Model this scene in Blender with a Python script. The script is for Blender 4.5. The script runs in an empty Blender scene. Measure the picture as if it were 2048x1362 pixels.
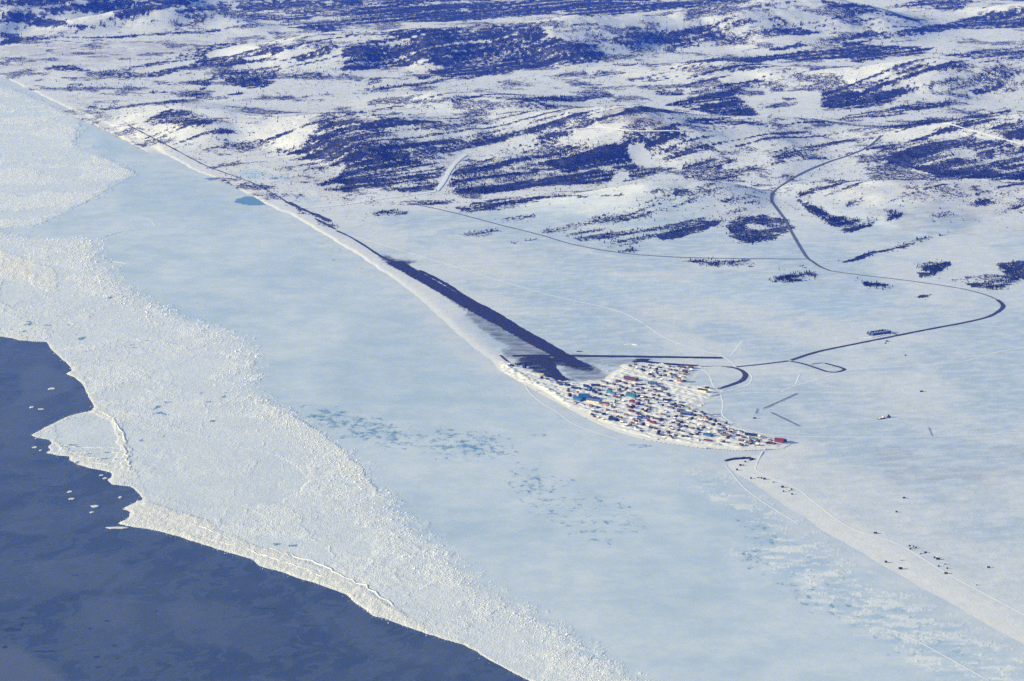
import bpy, bmesh, math, random
import numpy as np
from mathutils import Vector

# ------------------------------------------------------------------ camera, world, sun, exposure
R = math.radians
sc = bpy.context.scene
CAM_H, PITCH, FPX = 1890.0, 12.9, 5500.0          # flight height (m), look-down angle, focal length in photo pixels (2048 wide)
cam_d = bpy.data.cameras.new('camera'); cam = bpy.data.objects.new('camera', cam_d)
sc.collection.objects.link(cam); sc.camera = cam
cam.location = (0, 0, CAM_H); cam.rotation_euler = (R(90 - PITCH), 0, 0)
cam_d.sensor_width = 36; cam_d.lens = 36 * FPX / 2048; cam_d.clip_start = 10; cam_d.clip_end = 200000

SUN_EL, SUN_AZ = 17.5, 190.0                       # azimuth of the sun, degrees counter-clockwise from +X
to_sun = Vector((math.cos(R(SUN_EL)) * math.cos(R(SUN_AZ)), math.cos(R(SUN_EL)) * math.sin(R(SUN_AZ)), math.sin(R(SUN_EL))))
w = bpy.data.worlds.new('World'); sc.world = w; w.use_nodes = True
wn = w.node_tree.nodes; wl = w.node_tree.links
bg = wn['Background']; sky = wn.new('ShaderNodeTexSky'); sky.sky_type = 'NISHITA'; sky.sun_disc = False
sky.sun_elevation = R(SUN_EL); sky.sun_rotation = math.atan2(to_sun.x, to_sun.y)
sky.altitude = 0; sky.air_density = 1.0; sky.dust_density = 0.4; sky.ozone_density = 1.6
wl.new(sky.outputs[0], bg.inputs[0]); bg.inputs[1].default_value = 0.13
sl = bpy.data.lights.new('sun', 'SUN'); sl.energy = 5.0; sl.angle = R(0.5); sl.color = (1.0, 0.915, 0.75)
so = bpy.data.objects.new('sun', sl); sc.collection.objects.link(so)
so.rotation_euler = (-to_sun).to_track_quat('-Z', 'Y').to_euler()
so.location = (0, 0, 3000)
vs = sc.view_settings
vs.view_transform = 'Standard'; vs.look = 'None'; vs.gamma = 1.0; vs.exposure = 0.21; vs.use_curve_mapping = False
cy = sc.cycles
cy.max_bounces = 4; cy.diffuse_bounces = 2; cy.glossy_bounces = 2; cy.transmission_bounces = 2; cy.volume_bounces = 1
cy.use_denoising = False
HAZE_DENSITY, HAZE_COLOR = 2.3e-5, (0.02, 0.11, 1.0)

# ------------------------------------------------------------------ numeric helpers
CP, SP = math.cos(R(PITCH)), math.sin(R(PITCH))
col = sc.collection
rng = np.random.default_rng(7)
random.seed(7)

def _hash(ix, iy, seed):
    h = (ix.astype(np.int64) * 374761393 + iy.astype(np.int64) * 668265263 + seed * 982451653) & 0xffffffff
    h = ((h ^ (h >> 13)) * 1274126177) & 0xffffffff
    return ((h ^ (h >> 16)) & 0xffff) / 65535.0

def vnoise(x, y, seed=0):
    ix, iy = np.floor(x), np.floor(y); fx, fy = x - ix, y - iy
    fx = fx * fx * fx * (fx * (fx * 6 - 15) + 10); fy = fy * fy * fy * (fy * (fy * 6 - 15) + 10)
    ix = ix.astype(np.int64); iy = iy.astype(np.int64)
    a, b = _hash(ix, iy, seed), _hash(ix + 1, iy, seed)
    c, d = _hash(ix, iy + 1, seed), _hash(ix + 1, iy + 1, seed)
    return (a + (b - a) * fx) * (1 - fy) + (c + (d - c) * fx) * fy

def fbm(x, y, size, octv=4, seed=0, gain=0.5):           # 0..1, centred on .5
    s, amp, tot = 0.0, 1.0, 0.0
    x = x / size; y = y / size
    for o in range(octv):
        s = s + amp * vnoise(x + 13.7 * o, y - 7.1 * o, seed + o); tot += amp; amp *= gain
        x = x * 2.03; y = y * 2.03
    return s / tot

def worley(x, y, size, seed):
    """jittered cells: distance gap to the next cell (m) and a random number per cell"""
    gx_, gy_ = x / size, y / size; ix_, iy_ = np.floor(gx_).astype(np.int64), np.floor(gy_).astype(np.int64)
    d1 = np.full(x.shape, 9.0); d2 = np.full(x.shape, 9.0); rid = np.zeros(x.shape)
    for i in (-1, 0, 1):
        for j in (-1, 0, 1):
            cx_, cy_ = ix_ + i, iy_ + j
            d = np.hypot(cx_ + _hash(cx_, cy_, seed) - gx_, cy_ + _hash(cx_, cy_, seed + 1) - gy_)
            c = d < d1; d2 = np.where(c, d1, np.minimum(d2, d)); rid = np.where(c, _hash(cx_, cy_, seed + 2), rid); d1 = np.where(c, d, d1)
    return (d2 - d1) * size, rid

def sstep(a, b, x):
    t = np.clip((x - a) / (b - a), 0, 1); return t * t * (3 - 2 * t)

def lerp(a, b, t): return a + (b - a) * t

# ------------------------------------------------------------------ the lie of the land (heights in metres, X right, Y away)
def ray(px, py):
    dx = (np.asarray(px, float) - 1024) / FPX; dy = (np.asarray(py, float) - 681) / FPX
    return dx, CP - dy * SP, -SP - dy * CP

def flat(px, py, z=1.0):
    dx, dy, dz = ray(px, py); t = (z - CAM_H) / dz
    return np.stack([dx * t, dy * t], -1)

RIDGES = []
def ridge(pts, wf, wb):                                  # (photo x, photo y of the crest, distance in km)
    xs, ys, hs = [], [], []
    for px, py, km in pts:
        dx, dy, dz = ray(px, py); t = km * 1000 / dy
        xs.append(float(dx * t)); ys.append(km * 1000.0); hs.append(max(0.0, float(CAM_H + dz * t)))
    xs, ys, hs = map(np.array, (xs, ys, hs)); xd = np.arange(xs[0], xs[-1], 30.0)          # rounded crest line
    k = np.exp(-np.linspace(-2.2, 2.2, 21) ** 2); k /= k.sum()
    f = lambda a: np.convolve(np.pad(np.interp(xd, xs, a), 10, mode='edge'), k, mode='valid')
    RIDGES.append((xd, f(ys), f(hs), wf, wb))
ridge([(230,245,12.9),(270,232,12.9),(350,212,12.95),(450,214,12.8),(560,231,12.6),(650,233,12.4),(720,237,12.3),(850,240,12.3),(1000,237,12.3),(1100,228,12.3),
       (1180,221,12.35),(1240,217,12.35),(1300,222,12.4),(1370,240,12.4),(1450,252,12.4),(1560,244,12.3),(1680,258,12.3),(1760,269,12.2),(1900,250,12.2),(2048,234,12.3),(2300,228,12.3)], 1250, 650)
ridge([(690,230,13.5),(800,200,13.5),(880,190,13.5),(1000,190,13.45),(1100,204,13.4),(1180,228,13.3)], 600, 380)
ridge([(430,130,15.4),(560,92,15.4),(640,76,15.6),(760,68,15.7),(850,63,15.7),(940,50,15.8),(1010,38,15.9),(1100,31,16.0),(1250,38,16.3),(1366,14,16.6),(1550,3,16.8),(1640,0,16.9),(1760,22,17.0),(1850,46,17.0),(1950,75,17.0)], 1350, 800)
ridge([(1240,170,14.7),(1366,125,14.6),(1450,122,14.6),(1560,134,14.4),(1620,139,14.3),(1700,134,14.2),(1780,120,14.2),(1840,111,14.2),(1900,116,14.2),(2048,124,14.2),(2300,128,14.2)], 950, 480)
ridge([(1500,410,10.75),(1640,370,10.75),(1750,362,10.7),(1850,364,10.7),(1950,371,10.7),(2048,374,10.7),(2300,374,10.7)], 750, 420)
ridge([(1000,425,10.6),(1100,405,10.6),(1200,392,10.6),(1350,376,10.7),(1480,377,10.7),(1560,405,10.6)], 700, 380)
ridge([(-500,-60,18.0),(0,-60,18.0),(300,-52,18.5),(640,-42,19.5),(1000,-34,19.5),(1400,-44,20.0),(2048,-26,20.0),(2500,-26,20.0)], 2300, 4000)
ridge([(1900,50,17.8),(1960,20,17.6),(2048,10,17.6),(2200,5,17.6)], 520, 400)
ridge([(40,66,16.6),(150,44,16.7),(230,24,16.8),(330,10,17.0),(450,30,17.0),(560,70,16.6)], 500, 350)

def pfront(t): return 0.5 + 0.5 * np.cos(np.pi * np.clip(t, 0, 1))
def hills(x, y):
    acc = np.zeros_like(x)
    for xs, ys, hs, wf, wb in RIDGES:
        m = (x > xs[0] - 600) & (x < xs[-1] + 600) & (y > ys.min() - wf * 1.2) & (y < ys.max() + wb * 1.2)
        if not m.any(): continue
        X, Y = x[m], y[m]
        wob = (fbm(X, Y, 420, 3, 31) - .5)
        Xw = X + 120 * wob
        yc = np.interp(Xw, xs, ys); h = np.interp(Xw, xs, hs)
        end = sstep(xs[0] - 500, xs[0] + 150, X) * (1 - sstep(xs[-1] - 150, xs[-1] + 500, X))
        ff = wf * (0.85 + 0.5 * (fbm(X, Y * .3, 500, 2, 47) - .5) * 1.6)
        d = Y - yc
        p = np.where(d < 0, pfront(-d / ff), pfront(d / wb))
        v = h * p * end
        acc[m] = acc[m] + v ** 3
    return np.cbrt(acc)

_cf = flat(*np.array([(-400,-20),(0,150),(133,213),(287,283),(400,343),(520,398),(634,458),(727,513),(857,613)], float).T)[::-1]   # far shore, for the low backshore
def height(x, y):
    x = np.asarray(x, float); y = np.asarray(y, float)
    z = hills(x, y)
    hm = sstep(4, 60, z)
    gul = np.abs(fbm(x * 1.0 + y * .45, y * .35 - x * .15, 260, 4, 71) - .5) * 2
    z = z * (1 - 0.09 * (1 - gul)) + hm * (fbm(x, y, 640, 3, 5, .40) - .5) * 84 + hm * (fbm(x, y, 90, 2, 15) - .5) * 4
    inland = sstep(9300, 11500, y) * sstep(30, 420, x - np.interp(y, _cf[:, 1], _cf[:, 0]))
    z = z + inland * (6 + 10 * (fbm(x, y, 900, 3, 9) - .35))
    return z + 2.2

_hx = np.arange(-6000, 6001, 30.0); _hy = np.arange(4000, 23001, 30.0)
_HX, _HY = np.meshgrid(_hx, _hy); _HZ = height(_HX.ravel(), _HY.ravel()).reshape(_HX.shape)
def hlook(x, y):
    fx = np.clip((x + 6000) / 30, 0, len(_hx) - 1.001); fy = np.clip((y - 4000) / 30, 0, len(_hy) - 1.001)
    ix = fx.astype(int); iy = fy.astype(int); fx = fx - ix; fy = fy - iy
    return (_HZ[iy, ix] * (1 - fx) + _HZ[iy, ix + 1] * fx) * (1 - fy) + (_HZ[iy + 1, ix] * (1 - fx) + _HZ[iy + 1, ix + 1] * fx) * fy

def at(px, py, zoff=0.0):
    """photo pixels -> points on the land, by walking the sight line until it meets the ground"""
    px = np.atleast_1d(np.asarray(px, float)); py = np.atleast_1d(np.asarray(py, float))
    dx, dy, dz = ray(px, py)
    ts = np.concatenate([np.linspace(4500, 9000, 60), np.linspace(9025, 21000, 480)])
    hit = np.full(px.shape, np.nan); prev = np.full(px.shape, 1e9); pt = ts[0]
    for t in ts:
        tt = t / dy
        g = CAM_H + dz * tt - hlook(dx * tt, dy * tt)
        new = np.isnan(hit) & (g <= 0)
        if new.any():
            f = prev[new] / (prev[new] - g[new] + 1e-9); hit[new] = pt + (t - pt) * f
        prev = g; pt = t
        if not np.isnan(hit).any(): break
    hit = np.where(np.isnan(hit), 21000, hit)
    t = hit / dy; x = dx * t; y = dy * t
    return np.stack([x, y, hlook(x, y) + zoff], -1)

def pip(x, y, poly):
    inside = np.zeros(x.shape, bool); n = len(poly); j = n - 1
    for i in range(n):
        xi, yi = poly[i][0], poly[i][1]; xj, yj = poly[j][0], poly[j][1]
        if yi != yj:
            c = ((yi > y) != (yj > y)) & (x < (xj - xi) * (y - yi) / (yj - yi) + xi)
            inside ^= c
        j = i
    return inside

def segdist(x, y, line, cap=400.0):
    d = np.full(x.shape, cap)
    for a, b in zip(line[:-1], line[1:]):
        lo = np.minimum(a, b) - cap; hi = np.maximum(a, b) + cap
        m = (x > lo[0]) & (x < hi[0]) & (y > lo[1]) & (y < hi[1])
        if not m.any(): continue
        ab = b - a; L = ab @ ab + 1e-9
        t = np.clip(((x[m] - a[0]) * ab[0] + (y[m] - a[1]) * ab[1]) / L, 0, 1)
        dd = np.hypot(x[m] - a[0] - t * ab[0], y[m] - a[1] - t * ab[1])
        d[m] = np.minimum(d[m], dd)
    return d

def roughen(line, step, amp, seed, smooth=False):
    line = np.asarray(line, float)[:, :2]; out = []
    for a, b in zip(line[:-1], line[1:]):
        n = max(1, int(np.hypot(*(b - a)) / step))
        for k in range(n): out.append(a + (b - a) * k / n)
    out.append(line[-1]); out = np.array(out)
    if amp > 0:
        s = np.arange(len(out)) * step
        z = np.zeros_like(s)
        out[:, 0] += (fbm(s, z, 90, 4, seed, .6) - .5) * 2 * amp
        out[:, 1] += (fbm(s, z + 9, 90, 4, seed + 50, .6) - .5) * 2 * amp * 1.5
    return out

# ------------------------------------------------------------------ mesh helpers
def mesh_np(name, verts, faces, mat=None, attrs=None, smooth=True, parent=None):
    me = bpy.data.meshes.new(name)
    verts = np.asarray(verts, np.float32); faces = np.asarray(faces, np.int32)
    nf, k = faces.shape
    me.vertices.add(len(verts)); me.vertices.foreach_set('co', verts.ravel())
    me.loops.add(nf * k); me.loops.foreach_set('vertex_index', faces.ravel())
    me.polygons.add(nf); me.polygons.foreach_set('loop_start', np.arange(nf, dtype=np.int32) * k)
    me.polygons.foreach_set('loop_total', np.full(nf, k, np.int32))
    me.polygons.foreach_set('use_smooth', np.full(nf, smooth))
    for an, av in (attrs or {}).items():
        av = np.asarray(av, np.float32)
        if av.ndim == 1:
            a = me.attributes.new(an, 'FLOAT', 'POINT'); a.data.foreach_set('value', av)
        else:
            a = me.attributes.new(an, 'FLOAT_COLOR', 'POINT')
            a.data.foreach_set('color', np.concatenate([av[:, :3], np.ones((len(av), 1), np.float32)], 1).ravel())
    me.update(); me.validate()
    if mat: me.materials.append(mat)
    o = bpy.data.objects.new(name, me); col.objects.link(o); o.parent = parent
    return o

def tag(o, label=None, cat=None, group=None, kind=None):
    if label: o['label'] = label
    if cat: o['category'] = cat
    if group: o['group'] = group
    if kind: o['kind'] = kind
    return o

# ------------------------------------------------------------------ node helpers
class NT:
    def __init__(s, name):
        s.m = bpy.data.materials.new(name); s.m.use_nodes = True
        s.n = s.m.node_tree.nodes; s.l = s.m.node_tree.links; s.b = s.n['Principled BSDF']
    def put(s, sock, v):
        if isinstance(v, bpy.types.NodeSocket): s.l.new(v, sock)
        elif isinstance(v, tuple) and len(v) == 3 and sock.type == 'RGBA': sock.default_value = (*v, 1)
        else: sock.default_value = v
    def attr(s, name, color=False):
        a = s.n.new('ShaderNodeAttribute'); a.attribute_name = name
        return a.outputs['Color' if color else 'Fac']
    def pos(s): return s.n.new('ShaderNodeNewGeometry').outputs['Position']
    def map(s, v, scale, rot=0.0):
        q = s.n.new('ShaderNodeMapping'); q.inputs['Scale'].default_value = scale
        q0 = s.n.new('ShaderNodeMapping'); q0.inputs['Rotation'].default_value = (0, 0, rot)
        s.l.new(v, q0.inputs[0]); s.l.new(q0.outputs[0], q.inputs[0]); return q.outputs[0]
    def noise(s, v, scale, detail=3, rough=.55):
        q = s.n.new('ShaderNodeTexNoise'); q.inputs['Scale'].default_value = scale
        q.inputs['Detail'].default_value = detail; q.inputs['Roughness'].default_value = rough
        s.l.new(v, q.inputs['Vector']); return q.outputs['Fac']
    def vor(s, v, scale, feature='DISTANCE_TO_EDGE'):
        q = s.n.new('ShaderNodeTexVoronoi'); q.feature = feature; q.inputs['Scale'].default_value = scale
        s.l.new(v, q.inputs['Vector']); return q.outputs['Distance']
    def math(s, op, a, b=0.0, c=0.0):
        q = s.n.new('ShaderNodeMath'); q.operation = op
        for i, v in enumerate((a, b, c)): s.put(q.inputs[i], v)
        return q.outputs[0]
    def ramp(s, x, a, b):
        q = s.n.new('ShaderNodeMapRange'); q.interpolation_type = 'SMOOTHSTEP'
        s.put(q.inputs[0], x); s.put(q.inputs[1], a); s.put(q.inputs[2], b); return q.outputs[0]
    def mix(s, f, a, b):
        q = s.n.new('ShaderNodeMix'); q.data_type = 'RGBA'
        s.put(q.inputs['Factor'], f); s.put(q.inputs[6], a); s.put(q.inputs[7], b); return q.outputs[2]
    def bump(s, h, strength, dist, nrm=None):
        q = s.n.new('ShaderNodeBump'); q.inputs['Strength'].default_value = strength; q.inputs['Distance'].default_value = dist
        s.l.new(h, q.inputs['Height'])
        if nrm is not None: s.l.new(nrm, q.inputs['Normal'])
        return q.outputs[0]
    def out(s, colr, rough=.8, spec=.2, normal=None):
        s.put(s.b.inputs['Base Color'], colr); s.put(s.b.inputs['Roughness'], rough)
        s.b.inputs['Specular IOR Level'].default_value = spec
        if normal is not None: s.l.new(normal, s.b.inputs['Normal'])
        return s.m

BRUSH = (0.005, 0.010, 0.020)
SPRUCE = (0.005, 0.011, 0.012)
WIND = R(-14)                                            # drift direction of the sastrugi

def mat_ground():
    t = NT('snow_ground'); p = t.pos()
    c = t.attr('tone', True); br = t.attr('brush'); gv = t.attr('gravel')
    n1 = t.noise(t.map(p, (1 / 20, 1 / 34, 1 / 26), R(-40)), 1.0, 5, .70)
    n2 = t.noise(t.map(p, (1 / 7, 1 / 9, 1 / 8)), 1.0, 2, .6)
    nn = t.math('ADD', t.math('MULTIPLY', n1, .52), t.math('MULTIPLY', n2, .48))
    lim = t.math('SUBTRACT', .72, t.math('MULTIPLY', br, .325))
    cover = t.ramp(nn, t.math('SUBTRACT', lim, .06), t.math('ADD', lim, .06))
    thin = t.noise(t.map(p, (1 / 55, 1 / 90, 1 / 60), R(-24)), 1.0, 4, .62)
    cover = t.math('MULTIPLY', cover, t.math('ADD', .90, t.math('MULTIPLY', t.ramp(thin, .32, .54), .10)))
    cover = t.math('MULTIPLY', cover, t.ramp(br, .02, .14))
    drift = t.noise(t.map(p, (1 / 75, 1 / 36, 1 / 20), WIND), 1.0, 5, .62)
    cs = t.mix(t.ramp(drift, .40, .66), c, t.mix(.42, c, (0.86, 0.87, 0.87)))
    twig = t.mix(t.ramp(n2, .35, .7), BRUSH, (0.010, 0.013, 0.022))
    cc = t.mix(t.math('MULTIPLY', cover, .98), cs, twig)
    gd = t.noise(t.map(p, (1 / 60, 1 / 26, 1 / 20), WIND), 1.0, 5, .68)
    gm = t.math('MULTIPLY', t.ramp(t.math('ADD', gv, t.math('MULTIPLY', t.math('SUBTRACT', gd, .5), 1.1)), -.05, 1.05), t.ramp(gv, .03, .3))
    cc = t.mix(gm, cc, (0.030, 0.034, 0.050))
    b1 = t.bump(drift, .55, 2.2)
    b2 = t.bump(t.math('MULTIPLY', n2, t.math('ADD', .25, cover)), .6, 2.5, b1)
    return t.out(cc, .85, .15, b2)

def mat_ice():
    t = NT('sea_ice'); p = t.pos()
    c = t.attr('tone', True); rb = t.attr('rubble'); dk = t.attr('dark')
    drift = t.noise(t.map(p, (1 / 110, 1 / 120, 1 / 20), WIND * .4), 1.0, 8, .72)
    spk = t.noise(t.map(p, (1 / 4, 1 / 7, 1 / 5)), 1.0, 4, .75)
    v = t.noise(t.map(p, (1 / 17, 1 / 26, 1 / 9)), 1.0, 4, .75)
    c1 = t.mix(t.ramp(drift, .35, .68), t.mix(.30, c, (0.33, 0.50, 0.66)), t.mix(.25, c, (0.80, 0.83, 0.84)))
    c2 = t.mix(t.ramp(spk, .30, .60), t.mix(.25, c, (0.42, 0.53, 0.60)), t.mix(.6, c, (1.0, 0.98, 0.94)))  # rubble speckle: sunlit facets light, shadowed ones dark, put into the colour
    cc = t.mix(rb, c1, c2)
    wn_ = t.noise(t.map(p, (1 / 26, 1 / 40, 1 / 20), WIND * .4), 1.0, 6, .74)
    wet = t.math('ADD', dk, t.math('MULTIPLY', t.math('SUBTRACT', wn_, .5), 1.9))
    wm = t.math('MULTIPLY', t.ramp(wet, .40, .74), t.ramp(dk, .02, .14))
    cc = t.mix(t.math('MULTIPLY', wm, .80), cc, (0.05, 0.23, 0.40))
    b1 = t.bump(drift, .30, 2.4)
    b2 = t.bump(t.math('MULTIPLY', t.math('ADD', spk, t.math('MULTIPLY', v, 1.2)), rb), 1.0, 2.6, b1)
    return t.out(cc, .7, .25, b2)

def mat_nilas():
    t = NT('thin_dark_ice'); p = t.pos()
    warp = t.n.new('ShaderNodeVectorMath'); warp.operation = 'ADD'
    wv = t.n.new('ShaderNodeTexNoise'); wv.inputs['Scale'].default_value = 1 / 160; wv.inputs['Detail'].default_value = 3
    t.l.new(p, wv.inputs['Vector'])
    sc2 = t.n.new('ShaderNodeVectorMath'); sc2.operation = 'SCALE'; sc2.inputs['Scale'].default_value = 260
    t.l.new(wv.outputs['Color'], sc2.inputs[0]); t.l.new(p, warp.inputs[0]); t.l.new(sc2.outputs[0], warp.inputs[1]); q = warp.outputs[0]
    big = t.noise(t.map(q, (1 / 260, 1 / 520, 1 / 300), R(20)), 1.0, 5, .55)
    rag = t.noise(t.map(q, (1 / 60, 1 / 190, 1 / 80), R(12)), 1.0, 6, .66)
    lead = t.noise(t.map(p, (1 / 26, 1 / 60, 1 / 40), R(8)), 1.0, 4, .6)
    lm = t.math('MULTIPLY', t.ramp(lead, .69, .73), t.ramp(t.noise(t.map(p, (1 / 420, 1 / 600, 1)), 1.0, 2), .44, .58))
    c = t.mix(t.ramp(big, .40, .60), (0.034, 0.062, 0.112), (0.066, 0.092, 0.140))
    c = t.mix(t.ramp(rag, .46, .66), c, (0.074, 0.103, 0.150))
    thr = t.math('SUBTRACT', 1.0, t.math('MULTIPLY', t.math('ABSOLUTE', t.math('SUBTRACT', rag, .53)), 26.0))
    c = t.mix(t.math('MULTIPLY', t.math('MAXIMUM', thr, 0.0), .12), c, (0.30, 0.36, 0.42))
    c = t.mix(t.math('MULTIPLY', t.attr('sheet'), .75), c, (0.125, 0.150, 0.195))
    fine = t.noise(t.map(p, (1 / 6, 1 / 16, 1)), 1.0, 3, .6)
    c = t.mix(t.math('MULTIPLY', fine, .30), c, (0.09, 0.12, 0.18))
    c = t.mix(lm, c, (0.010, 0.016, 0.036))
    return t.out(c, .45, .35, t.bump(fine, .25, .6))

# ------------------------------------------------------------------ traced outlines (photo pixels), turned into plan outlines
COAST_PX = [(-400,-20),(0,150),(50,173),(133,213),(213,247),(287,283),(337,310),(400,343),(467,371),(520,398),(560,420),(584,427),(609,442),(634,458),(662,475),(693,493),(727,513),(762,538),(801,563),(857,613),(899,655),(947,697),(994,728),
            (1040,755),(1090,785),(1150,815),(1200,840),(1240,860),(1300,876),(1400,891),(1480,898),(1540,897),(1572,890),(1540,902),(1490,912),(1455,922),(1456,934),(1472,948),(1540,992),(1640,1060),
            (1760,1130),(1880,1197),(2048,1292),(2500,1560)]
EDGE_PX = [(-400,668),(0,673),(40,680),(95,684),(103,697),(118,712),(135,728),(143,741),(133,746),(150,755),(165,765),(172,778),(178,795),(186,812),(183,820),(160,825),(135,833),(110,845),(85,857),(62,868),
           (75,874),(98,878),(107,886),(96,893),(104,899),(94,905),(120,912),(140,912),(140,918),(152,925),(175,935),(220,945),(222,954),(214,957),(225,967),(245,970),(258,972),(270,980),(286,999),(270,1005),
           (246,1016),(262,1024),(258,1033),(239,1046),(275,1055),(320,1062),(355,1072),(400,1087),(452,1103),(508,1117),(520,1130),(560,1144),(600,1158),(640,1170),(690,1188),(720,1213),(750,1230),(800,1250),
           (850,1265),(900,1280),(930,1290),(960,1308),(1000,1330),(1040,1352),(1062,1366),(1150,1420),(1350,1540)]
coast = roughen(flat(*np.array(COAST_PX, float).T), 25, 6, 3)
edge = roughen(flat(*np.array(EDGE_PX, float).T), 9, 8, 4)
far_l, near_r = coast[0], coast[-1]
sea_poly = np.vstack([coast, [[near_r[0] + 6000, near_r[1] - 6000], [near_r[0], 100], [-60000, 100], [-60000, 60000], [far_l[0] - 25000, 60000]]])
nil_poly = np.vstack([edge, [[edge[-1][0], 100], [-60000, 100], [-60000, edge[0][1]]]])

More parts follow.
